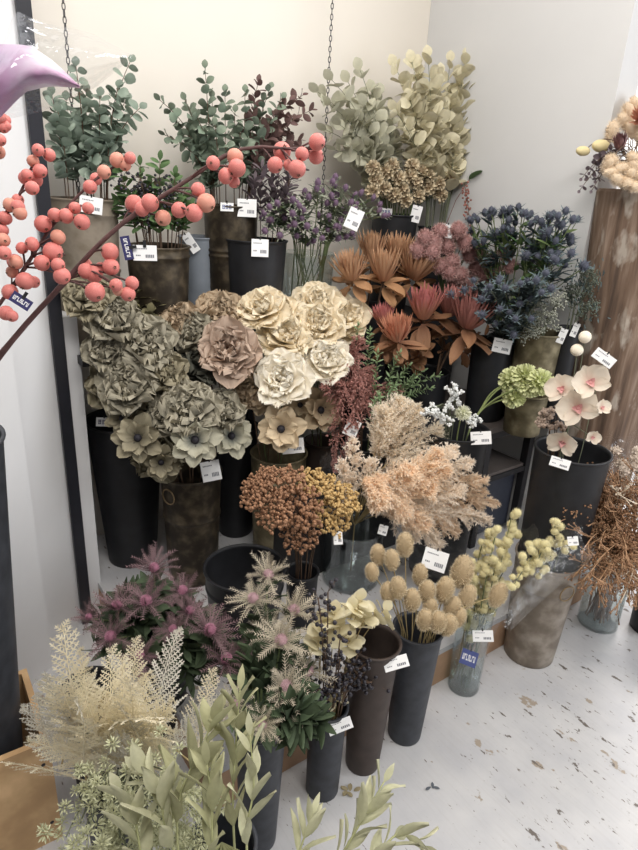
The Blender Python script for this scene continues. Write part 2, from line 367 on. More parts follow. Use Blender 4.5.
for key, lab, px, py, w, rp, f, zb, mt, bands, hd in (
    ('blkL', 'tall black bucket with white sticker at far left of the platform', 124, 418, .23, 37, .68, .14, black_metal, (), None),
    ('brnL', 'tarnished bronze bucket with ring handle under the grey anemones', 191, 470, .45, 30, .84, .14, bronze, (.62,), (-2.15, .9)),
    ('blkM', 'black bucket standing between the ring-handled and the zinc bucket', 236, 425, .26, 22, .8, .14, black_metal, (), None),
    ('znM', 'brown zinc bucket below the dark-eyed beige anemones', 279, 452, .5, 28, .85, .14, zinc_dk, (.8,), None),
    ('brnM', 'narrow dark brown bucket right of the brown zinc bucket', 322, 440, .42, 17, .85, .14, brown_metal, (), None),
    ('amb', 'black bucket holding the rust-red plumes', 362, 445, .62, 17, .85, .14, black_metal, (), None),
    ('bowl', 'wide empty black bucket behind the purple and beige thistles', 245, 566, .88, 40, .8, .14, black_metal, (.8,), None),
    ('pro1', 'black bucket beneath the orange proteas', 368, 305, .40, 24, .85, .445, black_metal, (), None),
    ('pro2', 'black bucket beneath the red and pink proteas', 425, 370, .55, 24, .85, .44, black_metal, (), None),
    ('pin', 'black bucket holding the dusty pink pompon flowers', 445, 290, .33, 18, .85, .14, black_metal, (), None),
    ('lime', 'wide black bucket with curved lime blooms and white pompon', 455, 428, .88, 34, .85, .14, black_metal, (), None)):
    p, r = rimW(px, py, w, rp); bucket(key, 'flower_bucket', lab, p, zb, r, r*f, mt, bands, handle=hd)
for key, lab, px, py, s, rp, f, zb, mt, bands in (
    ('blkR', 'black bucket on the rack between proteas and zinc bucket', 494, 340, -.225, 21, .9, .65, black_metal, ()),
    ('znR', 'zinc bucket with two raised rings on the rack under grey-green flowers', 540, 331, -.135, 23, .85, .65, zinc_dk, (.45, .5)),
    ('blkN', 'narrow black bucket right of the ringed zinc bucket', 570, 327, -.07, 11, .9, .65, black_metal, ()),
    ('znS', 'small low zinc pot at the front of the rack behind lime blooms', 528, 392, -.22, 20, .9, .65, zinc_dk, ()),
    ('blkO', 'big black bucket holding the pale orchids', 573, 449, -.42, 36, .84, .14, black_metal, ())):
    p = S(px, py, s); r = rp*depth(p)/FPX; bucket(key, 'flower_bucket', lab, p, zb, r, r*f, mt, bands)
# front row on the floor
def front(key, name, lab, bpx, bpy_, zrim, rt, rb, mt, bands=(), **kw):
    p = Z(bpx, bpy_, 0); bucket(key, name, lab, (p[0], p[1], zrim), 0, rt, rb, mt, bands, **kw)
front('f1', 'flower_bucket', 'dark grey bucket on the floor under the beige-pink thistles', 258, 838, .37, .056, .042, grey_metal)
front('f2', 'flower_bucket', 'short charcoal bucket with tag, holding black berries', 322, 788, .28, .047, .042, grey_metal)
front('f3', 'flower_bucket', 'tall slim brown bucket with open dark mouth and tag', 362, 762, .41, .064, .045, brown_metal)
front('f4', 'flower_bucket', 'tall slate-grey bucket holding the tan teasels', 404, 733, .375, .065, .047, grey_metal)
front('f5', 'glass_vase', 'clear glass vase with green stems and blue label on floor', 463, 686, .32, .054, .048, glass, isglass=True, cat='vase', water=True)
front('f6', 'flower_bucket', 'large weathered zinc bucket on the floor below wrapped cream balls', 528, 652, .39, .102, .082, zinc, (.76,), handle=(-1.2, .85))
front('f7', 'glass_vase', 'clear glass vase at the right holding wiry brown twigs', 597, 622, .30, .072, .07, glass, isglass=True, cat='vase')
front('thp', 'flower_bucket', 'dark bucket hidden among the purple thistles', 168, 735, .36, .06, .05, black_metal)
p = Z(350, 578, .14); bucket('gpl', 'glass_vase', 'large clear glass vase on the platform under the peach plumes', (p[0], p[1], .36), .14, .105, .1, glass, isglass=True, cat='vase', water=True)
p = Z(297, 640, 0); 
p = Z(300, 620, .14); bucket('yar', 'flower_bucket', 'black bucket holding the stems of golden brown yarrow', (p[0], p[1], .33), .14, .05, .045, black_metal)

# ------------------------------------------------------------------ stem helpers
def stempath(bk, head, facing=None, m=12, spread=.6, cut=None):
    b = B[bk]; a = rnd.random()*2*PI; r = b['rb']*.7*math.sqrt(rnd.random())
    p0 = np.array([b['c'][0]+r*math.cos(a), b['c'][1]+r*math.sin(a), b['zb']+.02])
    head = np.array(head, float); dirh = head[:2]-b['c'][:2]; dn = np.linalg.norm(dirh)
    rr = min(b['rt']*.72, dn*spread+.01)
    rim = np.array([*(b['c'][:2]+unit([*dirh, 0])[:2]*rr), b['top']-.004])
    ctrl = rim+(rim-p0)*.15+np.array([0, 0, max(.02, .45*np.linalg.norm(head-rim))])*.9
    if facing is not None: ctrl = .5*ctrl+.5*(head-np.array(facing)*np.linalg.norm(head-rim)*.5)
    if head[2] < rim[2]+.03: ctrl = (rim+head)/2+np.array([0, 0, .1])
    up = bez(rim, ctrl, head, m-3)
    return np.vstack([p0, (p0+rim)/2, up])
def facing_of(bk, head, out=.8, upk=.35, camk=.55):
    b = B[bk]; h = np.array(head); o = h-np.array([*b['c'][:2], b['top']-.05])
    return unit(unit(o)*out+np.array([0, 0, upk])+unit(O-h)*camk)
def flowerhead(bk, name, label, cat, head, meshes, size, stemmat, facing=None, group=None, stem_r=.0022, spin=None, leaves=None):
    """thing: stem + head parts; meshes = list of (part name, mesh) at radius 1"""
    if facing is None: facing = facing_of(bk, head)
    facing = unit(facing); P = stempath(bk, np.array(head)-facing*size*.15, facing)
    o = empty(name, P[0], label, cat, group)
    g = MB(); tube(g, P-P[0], stem_r, 5); g.build('stem', stemmat, o)
    Mx = frame(np.array(head)-P[0], facing, spin=rnd.random()*6 if spin is None else spin); Mx[:3, :3] *= size
    for nm, me in meshes: link(nm, me, o, Matrix(Mx.tolist()))
    if leaves:
        L_, W_, lm, cnt = leaves; g = MB()
        for i in range(cnt):
            k = rnd.randint(len(P)//2, len(P)-2); pp = P[k]-P[0]; tn = unit(P[k+1]-P[k])
            Ml = frame(pp, tn, spin=rnd.random()*6); petal(g, L_*rnd.uniform(.7, 1.1), W_, .7, .8, 0, cup=.2, ruf=.002, prof='pt', M=Ml)
        g.build('leaves', lm, o)
    return o

# ------------------------------------------------------------------ head meshes (radius 1)
def peony_mesh(name, m, layers=6, seed=0, rf=.09):
    rnd.seed(seed); g = MB()
    for k in range(layers):
        f = k/(layers-1); cnt = [8, 8, 7, 7, 6, 5, 5][k]; L_ = 1.05-.52*f
        for i in range(cnt):
            petal(g, 1.06*L_*rnd.uniform(.88, 1.1), L_*rnd.uniform(.8, 1.15), (1.35-1.1*f)*rnd.uniform(.85, 1.1), -.3+.5*rnd.random(), 2*PI*i/cnt+k*.5+rnd.uniform(-.25, .25),
                  cup=rnd.uniform(.1, .5), ruf=rf*rnd.uniform(.6, 1.4), nu=9, nv=7, freq=rnd.uniform(4, 10), r0=.05, z0=-.15+.22*f)
    return g.mesh(name, m)
def anemone_mesh(name, m, seed=0):
    rnd.seed(seed); g = MB()
    for k, (cnt, L_, a) in enumerate(((7, 1.0, 1.35), (6, .82, 1.05))):
        for i in range(cnt):
            petal(g, L_*rnd.uniform(.9, 1.08), L_*rnd.uniform(.66, .8), a*rnd.uniform(.85, 1.08), -.25+.4*rnd.random(), 2*PI*i/cnt+k*.4+rnd.uniform(-.15, .15), cup=.35, ruf=.06, nu=7, nv=6, freq=5, r0=.05, z0=-.1+.08*k)
    return g.mesh(name, m)
def anemone_centre(name, seed=0):
    rnd.seed(seed); g = MB(); sphere(g, (0, 0, .06), .17, 12, 8, (1, 1, .8))
    for i in range(36):
        a = 2*PI*i/36+rnd.uniform(-.05, .05); r = rnd.uniform(.22, .34); z = rnd.uniform(.02, .12)
        tube(g, [(0.1*math.cos(a), .1*math.sin(a), 0), (r*math.cos(a), r*math.sin(a), z)], .008, 3)
        sphere(g, (r*math.cos(a), r*math.sin(a), z), .026, 5, 4)
    return g.mesh(name, dark_seed)
def protea_mesh(name, m, seed=0, op=.0):
    rnd.seed(seed); g = MB()
    for k in range(6):
        f = k/5; cnt = 24-3*k
        for i in range(cnt):
            petal(g, (1.55-.25*f)*rnd.uniform(.9, 1.1), .18, (.56-.50*f+op)*rnd.uniform(.8, 1.2), -.36+.2*f, 2*PI*(i+.5*(k % 2))/cnt, cup=.5, prof='pt', nu=3, nv=6, r0=.28-.2*f, z0=-.4+.1*f)
    return g.mesh(name, m)
def protea_leaves(name, m, seed=0):
    rnd.seed(seed); g = MB()
    for i in range(8):
        petal(g, rnd.uniform(1.2, 1.8), rnd.uniform(.5, .75), rnd.uniform(1.2, 2.1), rnd.uniform(-.3, .7), 2*PI*i/8*1.9, cup=.3, ruf=.12, prof='oval', nu=5, nv=6, r0=.1, z0=-.5-.07*i)
    return g.mesh(name, m)
def pompon_mesh(name, m, cnt=160, seed=0, pr='pt', wd=.22, inner=.35):
    rnd.seed(seed); g = MB(); sphere(g, (0, 0, 0), inner, 8, 6)
    ga = PI*(3-5**.5)
    for i in range(cnt):
        z = 1-2*(i+.5)/cnt; 
        if z < -.7: continue
        r = math.sqrt(1-z*z); d = (r*math.cos(i*ga), r*math.sin(i*ga), z)
        petal(g, rnd.uniform(.6, .72), wd, .05, .35, 0, prof=pr, nu=3, nv=4, M=frame(np.array(d)*.33, d, spin=rnd.random()*6), cup=.5)
    return g.mesh(name, m)
def teasel_mesh(name, m, seed=0, n_=420, asp=1.55, bl=.16):
    rnd.seed(seed); g = MB(); sphere(g, (0, 0, 0), .76, 12, 10, (1, 1, asp), t=.25); ga = PI*(3-5**.5)
    for i in range(n_):
        z = 1-2*(i+.5)/n_; r = math.sqrt(1-z*z); p_ = np.array([r*math.cos(i*ga)*.7, r*math.sin(i*ga)*.7, z*asp*.7])
        d = unit(np.array([r*math.cos(i*ga), r*math.sin(i*ga), z*.8+.35])); s_ = unit(np.cross(d, rng.normal(0, 1, 3)))*.06
        e = p_+d*bl*rnd.uniform(.7, 1.5); g.add([p_-s_, p_+s_, e], [(0, 1, 2)], [.3, .3, 1])
    return g.mesh(name, m)
def eryng_mesh(name, mh, mb_, seed=0, nb=9, bl=1.6, spiky=True):
    """small thistle: spiny cone and a collar of narrow bracts; two meshes"""
    rnd.seed(seed); g = MB(); sphere(g, (0, 0, .5), .55, 9, 8, (1, 1, 1.35), t=.3); ga = PI*(3-5**.5)
    for i in range(110):
        z = 1-2*(i+.5)/110; r = math.sqrt(1-z*z); p_ = np.array([r*math.cos(i*ga)*.5, r*math.sin(i*ga)*.5, .5+z*.68]); d = unit(p_-np.array([0, 0, .3]))
        s_ = unit(np.cross(d, [0.1, 0, 1]))*.06; g.add([p_-s_, p_+s_, p_+d*.3], [(0, 1, 2)], [.3, .3, 1])
    h = g.mesh(name+'_cone', mh); g = MB()
    for i in range(nb): petal(g, bl*rnd.uniform(.8, 1.2), .3, rnd.uniform(.9, 1.35), rnd.uniform(-.3, .2), 2*PI*i/nb, prof='pt', nu=3, nv=4, cup=.6)
    return h, g.mesh(name+'_bracts', mb_)
def feather_thistle(name, mh, mb_, seed=0, nb=15):
    rnd.seed(seed); g = MB(); sphere(g, (0, 0, .12), .2, 10, 8, (1, 1, .95), t=.3); ga = PI*(3-5**.5)
    for i in range(120):
        z = 1-1.4*(i+.5)/120; r = math.sqrt(max(0, 1-z*z)); d = np.array([r*math.cos(i*ga), r*math.sin(i*ga), z]); p_ = d*.19+np.array([0, 0, .12])
        s_ = unit(np.cross(d, [0.1, 0, 1]))*.022; g.add([p_-s_, p_+s_, p_+d*.09], [(0, 1, 2)], [.4, .4, 1])
    h = g.mesh(name+'_cone', mh); g = MB()
    for i in range(nb):
        az = 2*PI*i/nb+rnd.uniform(-.2, .2); a0 = rnd.uniform(.35, 1.5); bend = rnd.uniform(-.7, 1.1); L_ = rnd.uniform(.85, 1.25)
        petal(g, L_, .075, a0, bend, az, prof='spike', nu=3, nv=7, r0=.1, cup=.5)
        nvv = 9; v = np.linspace(.1, .95, nvv)
        c_, s_ = math.cos(az), math.sin(az); r = .1; z = 0; pv = 0
        for q in range(nvv):
            dv = v[q]-pv; th = a0+bend*v[q]; r += math.sin(th)*L_*dv; z += math.cos(th)*L_*dv; pv = v[q]
            p_ = np.array([-s_*r, c_*r, z]); rad = np.array([-s_*math.sin(th), c_*math.sin(th), math.cos(th)]); sd = np.array([c_, s_, 0])
            for sg in (-1, 1):
                e = p_+(sd*sg*.8+rad*.75+np.array([0, 0, .15]))*.30*(1-.55*v[q])*rnd.uniform(.6, 1.3); g.add([p_-rad*.028, p_+rad*.028, e], [(0, 1, 2)], [v[q]*.5, v[q]*.5, 1])
    return h, g.mesh(name+'_bracts', mb_)

# ------------------------------------------------------------------ ruffled blooms and anemones
pt_cream = mat('cream_petal', (232, 212, 172), (246, 232, 202), isl=.05, noise=.06, trans=.25)
pt_white = mat('ivory_petal', (238, 224, 196), (250, 243, 226), isl=.04, noise=.05, trans=.25)
pt_grey = mat('grey_green_petal', (76, 76, 68), (168, 160, 138), isl=.16, noise=.15, trans=.12)  # petal bases darkened to imitate shade in the gaps between petals
pt_grn = mat('olive_grey_petal', (74, 68, 52), (160, 150, 122), isl=.16, noise=.15, trans=.12)  # dark bases here too paint in shade between the petals
pt_tan = mat('tan_petal', (150, 122, 94), (190, 166, 134), isl=.12, noise=.12, trans=.2)
pt_pink = mat('dusty_pink_petal', (168, 138, 120), (202, 176, 154), isl=.1, noise=.1, trans=.2)
pt_ane = mat('pale_grey_anemone_petal', (70, 78, 80), (178, 174, 152), isl=.08, noise=.12, trans=.15, tpos=(.05, .6))
pt_bane = mat('beige_anemone_petal', (150, 126, 96), (208, 186, 150), isl=.08, noise=.1, trans=.15, tpos=(.0, .6))
pt_dk = mat('charcoal_green_petal', (62, 64, 58), (92, 92, 80), isl=.15, noise=.15)
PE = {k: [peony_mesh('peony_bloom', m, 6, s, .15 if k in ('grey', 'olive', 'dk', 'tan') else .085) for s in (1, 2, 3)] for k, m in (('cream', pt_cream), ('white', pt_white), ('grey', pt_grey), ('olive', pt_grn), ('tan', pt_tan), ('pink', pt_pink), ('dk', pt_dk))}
AN = {k: [anemone_mesh('anemone_bloom', m, s) for s in (4, 5)] for k, m in (('g', pt_ane), ('b', pt_bane), ('o', pt_grn))}
AC = [anemone_centre('anemone_centre', 6), anemone_centre('anemone_centre', 8)]
rnd.seed(11)
def px2m(px, p): return px*depth(p)/FPX
def camdir(p, dx=0, dy=0):                            # towards the camera, nudged right / up
    return unit(unit(O-np.array(p))+Rv*dx+Uv*dy)
peonies = [
 ('olive', 'blkL', 88, 297, .39, 25, -.2, .3, 'olive-grey ruffled peony at the top left, touching the white end panel'),
 ('grey', 'blkL', 114, 322, .42, 28, 0, .5, 'grey-green ruffled peony just below the lowest pink berries'),
 ('olive', 'blkL', 113, 386, .41, 25, -.1, -.1, 'olive swirl-centred peony directly above the black bucket with sticker'),
 ('grey', 'blkL', 145, 345, .46, 30, .1, .4, 'broad grey-green peony in the middle of the left mass'),
 ('grey', 'brnL', 128, 388, .5, 29, -.2, .1, 'deep grey-green peony with dark folded heart, above the brown-centred anemones'),
 ('olive', 'brnL', 164, 372, .5, 24, .3, .2, 'small olive-grey peony beside the dark charcoal bloom'),
 ('grey', 'brnL', 188, 410, .6, 30, .2, .5, 'grey-green ruffled peony directly above the large open grey anemone'),
 ('olive', 'brnL', 158, 452, .5, 27, -.1, -.4, 'tan-olive ruffled bloom hanging low over the ring-handled bucket'),
 ('grey', 'brnL', 222, 410, .56, 23, .4, .3, 'small grey-green peony at the right edge above the last anemone'),
 ('dk', 'brnL', 205, 362, .44, 28, .1, 0, 'dark charcoal-green bloom tucked under the dusty pink peony'),
 ('grey', 'blkL', 105, 352, .42, 22, -.1, .2, 'shadowed grey-green peony tucked behind, right of the white end panel'),
 ('olive', 'brnL', 150, 405, .46, 26, 0, .2, 'olive-grey bloom tucked behind the brown-centred anemone'),
 ('grey', 'brnL', 168, 418, .56, 22, -.1, .3, 'grey-green ruffled bloom left of the topmost one over the anemones'),
 ('tan', 'blkM', 178, 322, .36, 24, -.2, .5, 'peach-tan loose bloom between olive leaves and pale grey bloom'),
 ('grey', 'blkM', 195, 335, .42, 22, -.3, .2, 'pale grey bloom left of the dusty pink peony'),
 ('tan', 'blkM', 219, 316, .38, 26, 0, .6, 'tan bloom behind and above the dusty pink peony'),
 ('pink', 'blkM', 229, 352, .52, 31, 0, .1, 'large dusty pink peony with dark heart'),
 ('tan', 'znM', 247, 385, .48, 24, .1, -.5, 'drooping tan bloom under the dusty pink peony'),
 ('cream', 'znM', 261, 312, .44, 27, -.2, .5, 'cream peony highest on the left of the cream cluster'),
 ('cream', 'znM', 286, 340, .50, 29, 0, .4, 'cream peony in the centre of the cluster, just above the ivory one'),
 ('cream', 'znM', 282, 312, .44, 20, .2, .6, 'small cream bloom wedged between the two high cream peonies'),
 ('cream', 'brnM', 316, 308, .42, 27, 0, .6, 'cream peony highest on the right, nearest the orange proteas'),
 ('cream', 'brnM', 342, 320, .46, 27, .5, .3, 'cream peony at the right edge beside the small green sprigs'),
 ('cream', 'brnM', 318, 328, .50, 27, .1, .4, 'cream peony with golden heart in front of the two right ones'),
 ('white', 'znM', 282, 380, .60, 29, -.1, 0, 'large ivory peony at the front, over the dark-eyed anemones'),
 ('white', 'brnM', 325, 362, .58, 27, .3, .3, 'flat ivory peony left of the rust-red plumes'),
]
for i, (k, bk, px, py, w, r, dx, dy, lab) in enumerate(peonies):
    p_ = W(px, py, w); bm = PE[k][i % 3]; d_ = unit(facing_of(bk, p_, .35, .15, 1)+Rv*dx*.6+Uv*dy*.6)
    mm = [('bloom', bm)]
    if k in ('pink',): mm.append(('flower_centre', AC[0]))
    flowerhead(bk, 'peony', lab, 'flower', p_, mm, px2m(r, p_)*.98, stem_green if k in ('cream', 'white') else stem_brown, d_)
anem = [
 ('g', 'brnL', 195, 440, .66, 25, 0, 0, 'open pale grey anemone with blue-black centre above the ring-handled bucket'),
 ('g', 'brnL', 231, 436, .58, 22, .3, .0, 'pale grey anemone at the right, over the price tag of the ring-handled bucket'),
 ('o', 'brnL', 138, 438, .58, 24, -.2, 0, 'brownish olive anemone with dark centre, over the black bucket'),
 ('o', 'brnL', 161, 462, .60, 18, 0, -.4, 'small lowest olive anemone facing down beside the ring handle'),
 ('o', 'brnL', 122, 418, .50, 17, -.5, 0, 'small olive anemone nearest the white sticker'),
 ('b', 'znM', 281, 429, .64, 24, 0, -.1, 'beige anemone with round black centre, lowest of the cream cluster'),
 ('b', 'brnM', 320, 410, .56, 23, .6, -.1, 'beige anemone turned sideways beside the rust-red plumes'),
 ('b', 'znM', 264, 398, .52, 18, -.5, 0, 'half-hidden beige anemone left under the ivory peony'),
 ('b', 'brnM', 300, 405, .5, 17, .2, 0, 'small beige anemone between the two larger dark-eyed ones'),
]
for i, (k, bk, px, py, w, r, dx, dy, lab) in enumerate(anem):
    p_ = W(px, py, w); d_ = unit(camdir(p_)+Rv*dx+Uv*(dy+.05))
    flowerhead(bk, 'anemone', lab, 'flower', p_, [('bloom', AN[k][i % 2]), ('flower_centre', AC[i % 2])], px2m(r, p_)*1.02, stem_brown, d_)

# leafy hydrangea-like olive leaves behind them
olv = mat('olive_dried_leaf', (98, 94, 64), (120, 112, 78), isl=.2, noise=.12, trans=.1)
def leafspray(bk, name, lab, cat, pts, lm, sm, L_, Wd, cnt, group=None, twist=.7, prof='oval', stem_r=.002, span=(.35, 1), bend=.4, pair=True, ang=1.0, hang=0, ruf=.002, tip=None, extra=None, cupv=.15):
    """leafy stem through a bucket mouth to a tip; leaves in pairs along it; origin at stem base"""
    P = stempath(bk, pts, None, 14) if isinstance(bk, str) else np.asarray(bk)
    o = empty(name, P[0], lab, cat, group); g = MB(); tube(g, P-P[0], np.linspace(stem_r, stem_r*.5, len(P)), 5); g.build('stem', sm, o)
    g = MB(); seg = np.linspace(0, 1, len(P))
    for i in range(cnt):
        f = span[0]+(span[1]-span[0])*(i+.5)/cnt; q = np.array([np.interp(f, seg, P[:, a]) for a in range(3)])-P[0]
        j = min(len(P)-2, int(f*(len(P)-1))); tn = unit(P[j+1]-P[j])
        sc_ = (1-.28*max(0, (i+1)/cnt-.5)*2)*rnd.uniform(.8, 1.15); sp = i*1.9+rnd.uniform(-.5, .5)
        for k in range(2 if pair else 1):
            Ml = frame(q, unit(tn+np.array([0, 0, -hang])), spin=sp+k*PI+rnd.uniform(-.3, .3))
            a_ = ang*rnd.uniform(.7, 1.3); tw_ = rnd.uniform(-twist, twist); Rt = np.array(Matrix.Rotation(tw_, 4, Vector((0, math.sin(a_), math.cos(a_)))))
            petal(g, L_*sc_, Wd*sc_, a_, bend*rnd.uniform(.2, 1.4), 0, cup=cupv, ruf=ruf, prof=prof, nu=5, nv=6, M=Ml@Rt, r0=stem_r)
    if tip is None or tip: petal(g, L_*.6, Wd*.6, .1, .2, 0, prof=prof, M=frame(P[-1]-P[0], unit(P[-1]-P[-2])))
    g.build('leaves', lm, o)
    return o, P
for (px, py, w) in ((128, 298, .33), (150, 312, .36), (140, 290, .3), (158, 300, .34), (118, 306, .36), (166, 318, .36)):
    leafspray('blkL', 'olive_leaf_sprig', 'sprig of dull olive leaves rising behind the grey-green peonies', 'foliage', W(px, py, w), olv, stem_brown, .05, .04, 6, 'olive sprigs behind the grey peonies', span=(.78, 1), ang=1.1, ruf=.004)

# ------------------------------------------------------------------ proteas
prO = mat('orange_protea_bract', (178, 124, 86), (206, 160, 116), isl=.12, noise=.1, trans=.15)
prP = mat('pink_protea_bract', (190, 124, 92), (196, 104, 104), isl=.12, noise=.1, trans=.15, tpos=(.4, .95))
prR = mat('brick_protea_bract', (150, 94, 80), (176, 108, 100), isl=.16, noise=.1, trans=.1)
prC = mat('coral_protea_bract', (208, 140, 108), (204, 132, 92), isl=.1, noise=.1, trans=.15)
plO = mat('orange_brown_leaf', (170, 122, 74), isl=.2, noise=.15, trans=.1)
plB = mat('russet_leaf', (128, 82, 52), (150, 104, 62), isl=.25, noise=.15, trans=.1)
PR = {k: [protea_mesh('protea_bloom', m, s, .12*(s % 2)) for s in (1, 2)] for k, m in (('o', prO), ('p', prP), ('r', prR), ('c', prC))}
PLv = {'o': [protea_leaves('protea_leaves', plO, s) for s in (1, 2)], 'b': [protea_leaves('protea_leaves', plB, s) for s in (3, 4)]}
rnd.seed(12)
for i, (k, l, bk, px, py, w, r, dx, dy, lab) in enumerate([
 ('o', 'o', 'pro1', 351, 272, .46, 19, -.4, .5, 'orange protea, leftmost of the three above the cream peonies'),
 ('o', 'o', 'pro1', 384, 272, .48, 20, 0, .6, 'orange protea in the middle of the three high ones'),
 ('o', 'o', 'pro1', 416, 270, .46, 22, .5, .8, 'orange protea leaning right against the dusty pink pompons'),
 ('o', 'o', 'pro1', 372, 252, .36, 18, -.1, .9, 'orange protea rising behind the other orange ones'),
 ('o', 'o', 'pro1', 398, 254, .36, 18, .2, .9, 'orange protea half hidden at the back, beside the pink pompons'),
 ('p', 'b', 'pro2', 424, 310, .62, 21, 0, .7, 'pink-tipped protea, highest of the lower protea bunch'),
 ('c', 'b', 'pro2', 397, 334, .66, 18, -.3, .2, 'coral-orange protea at the lower left, over the green sprigs'),
 ('p', 'b', 'pro2', 384, 320, .56, 14, -.5, .7, 'small pink protea left behind the coral one'),
 ('r', 'b', 'pro2', 470, 318, .74, 25, .5, .7, 'brick-red protea at the right above the black bucket tag'),
 ('r', 'b', 'pro2', 450, 308, .62, 19, .2, .9, 'brick-red protea behind, between the pink one and the largest red'),
 ]):
    p_ = W(px, py, w); d_ = unit(np.array([0, 0, 1.1])+unit(O-p_)*.5+Rv*dx*.6+Uv*dy*.4)
    flowerhead(bk, 'protea', lab, 'flower', p_, [('bloom', PR[k][i % 2]), ('leaves', PLv[l][i % 2])], px2m(r, p_)*.98, stem_brown, d_, stem_r=.004)
for (px, py, w) in ((500, 340, .58), (470, 355, .58), (445, 350, .6), (420, 350, .62), (380, 352, .62), (410, 362, .62)):
    leafspray('pro2', 'russet_leaf_sprig', 'russet brown leaves spreading beneath the lower proteas', 'foliage', W(px, py, w), plB, stem_brown, .06, .03, 4, 'russet leaves under the lower proteas', span=(.85, 1), ang=1.2)

# ------------------------------------------------------------------ pink pompons, blue thistles, grey lace flowers
pk = mat('dusty_pink_floret', (142, 98, 96), (210, 164, 156), isl=.16, noise=.1)
PK = teasel_mesh('pompon_head', pk, 3, 420, 1.0, .38)
rnd.seed(13)
pinkpos = [(425, 238), (440, 232), (432, 252), (447, 247), (418, 250), (452, 262), (465, 243), (470, 255), (440, 266), (460, 275), (477, 268), (487, 262), (486, 276), (495, 272), (455, 282), (450, 272), (468, 282), (475, 250), (458, 230), (433, 243)]
for i, (px, py) in enumerate(pinkpos):
    p_ = W(px, py, .50+.05*rnd.random()); p_ = S(px, py, -.1) if (p_-C)@u > -.1 else p_; flowerhead('pin', 'pompon_flower', 'dusty pink fluffy pompon flower packed in the bunch above the brick-red proteas', 'flower', p_, [('bloom', PK)], px2m(8.8, p_), stem_green, group='dusty pink pompons')
for i, (px, py, lab) in enumerate([(505, 253, 'dark pink pompon flower right of the bunch, half in the blue thistles'), (510, 266, 'dark pink pompon flower low among the blue thistles'), (457, 233, 'small pink pompon standing highest, below the corner twig')]):
    p_ = S(px, py, -.16) if px > 480 else W(px, py, .36); flowerhead('pin', 'pompon_flower', lab, 'flower', p_, [('bloom', PK)], px2m(8, p_), stem_green)

def thistlespray(bk, name, lab, tip, heads, cone, bracts, size, lm, sm, group=None, leaf=(.03, .01, 12), hsp=.05, facing_up=1., P=None, leafprof='pt'):
    P = stempath(bk, tip, None, 12) if P is None else P
    o = empty(name, P[0], lab, 'flower', group); g = MB(); tube(g, P-P[0], .002, 5); lf = MB(); hs = []
    for i in range(heads):
        if i == 0: e = P[-1]
        else:
            j = len(P)-1-rnd.randint(1, 3); a = rnd.random()*6.28; e = P[-1]+np.array([math.cos(a), math.sin(a), -rnd.uniform(-.2, .9)])*hsp*rnd.uniform(.6, 1.3)
            tube(g, bez(P[j]-P[0], (P[j]+e)/2-P[0]+np.array([0, 0, -.01]), e-P[0], 5), .0014, 4)
        hs.append(e)
    g.build('stem', sm, o)
    for e in hs:
        d = unit(unit(e-P[-4])*.7+np.array([0, 0, facing_up*.6])+unit(O-e)*.4); Mx = frame(e-P[0], d, spin=rnd.random()*6); Mx[:3, :3] *= size*rnd.uniform(.85, 1.15)
        link('flower_head', cone, o, Matrix(Mx.tolist())); link('bract_collar', bracts, o, Matrix(Mx.tolist()))
    for i in range(leaf[2]):
        if rnd.random() < .5 and len(hs) > 1: b_ = hs[rnd.randrange(len(hs))]*.6+P[-4]*.4+rng.normal(0, .006, 3)
        else:
            k = rnd.randint(len(P)//2, len(P)-2); b_ = P[k]*.5+P[k+1]*.5
        petal(lf, leaf[0]*rnd.uniform(.7, 1.3), leaf[1], rnd.uniform(.7, 1.5), rnd.uniform(-.2, .5), 0, prof=leafprof, nu=3, nv=5, cup=.3, M=frame(b_-P[0], [rnd.uniform(-.4, .4), rnd.uniform(-.4, .4), 1], spin=rnd.random()*6))
    lf.build('leaves', lm, o)
    return o
bl_h = mat('blue_grey_thistle_cone', (70, 74, 88), (104, 108, 126), isl=.2, noise=.1)
bl_b = mat('blue_green_thistle_leaf', (74, 92, 92), (96, 112, 118), isl=.25, noise=.12)
bl_l = mat('bright_green_thistle_leaf', (92, 122, 66), isl=.3, noise=.12, hue=.04)
bc, bb = eryng_mesh('blue_thistle', bl_h, bl_b, 3)
bucket('thb', 'flower_bucket', 'black bucket hidden behind the blue-grey thistles on the rack', (*S(512, 330, -.12)[:2], .84), .65, .06, .055, black_metal)
rnd.seed(14)
tips = [(490, 215), (503, 212), (518, 210), (522, 216), (536, 222), (548, 218), (565, 214), (572, 222), (560, 228), (545, 240), (570, 256), (478, 222), (508, 232), (528, 245), (550, 255), (515, 225), (540, 232), (558, 240), (495, 235), (472, 232), (485, 240), (533, 260)]
for i, (px, py) in enumerate(tips):
    p_ = S(px, py, -.12-.10*rnd.random())
    thistlespray('thb', 'blue_thistle', 'blue-grey spiny thistle stem in the bunch against the grey wall', p_, 4, bc, bb, .019, bl_l if i % 2 else bl_b, stem_green, 'blue thistles against the grey wall', leaf=(.055, .018, 26), hsp=.045)
dk_l = mat('dark_teal_leaf', (66, 80, 80), (84, 98, 98), isl=.25, noise=.12)
for (px, py) in [(465, 292), (476, 290), (490, 300), (500, 310), (515, 320), (480, 315), (505, 290), (520, 285), (530, 300), (510, 330), (495, 325), (474, 282), (545, 275), (535, 285), (500, 280), (550, 290)]:
    p_ = S(px, py, -.32-.08*rnd.random())
    thistlespray('thb', 'teal_thistle', 'dark teal leafy thistle stem below the blue-grey bunch', p_, 2, bc, bb, .017, dk_l, stem_grey, 'dark teal thistles over the rack', leaf=(.05, .02, 30), hsp=.04)

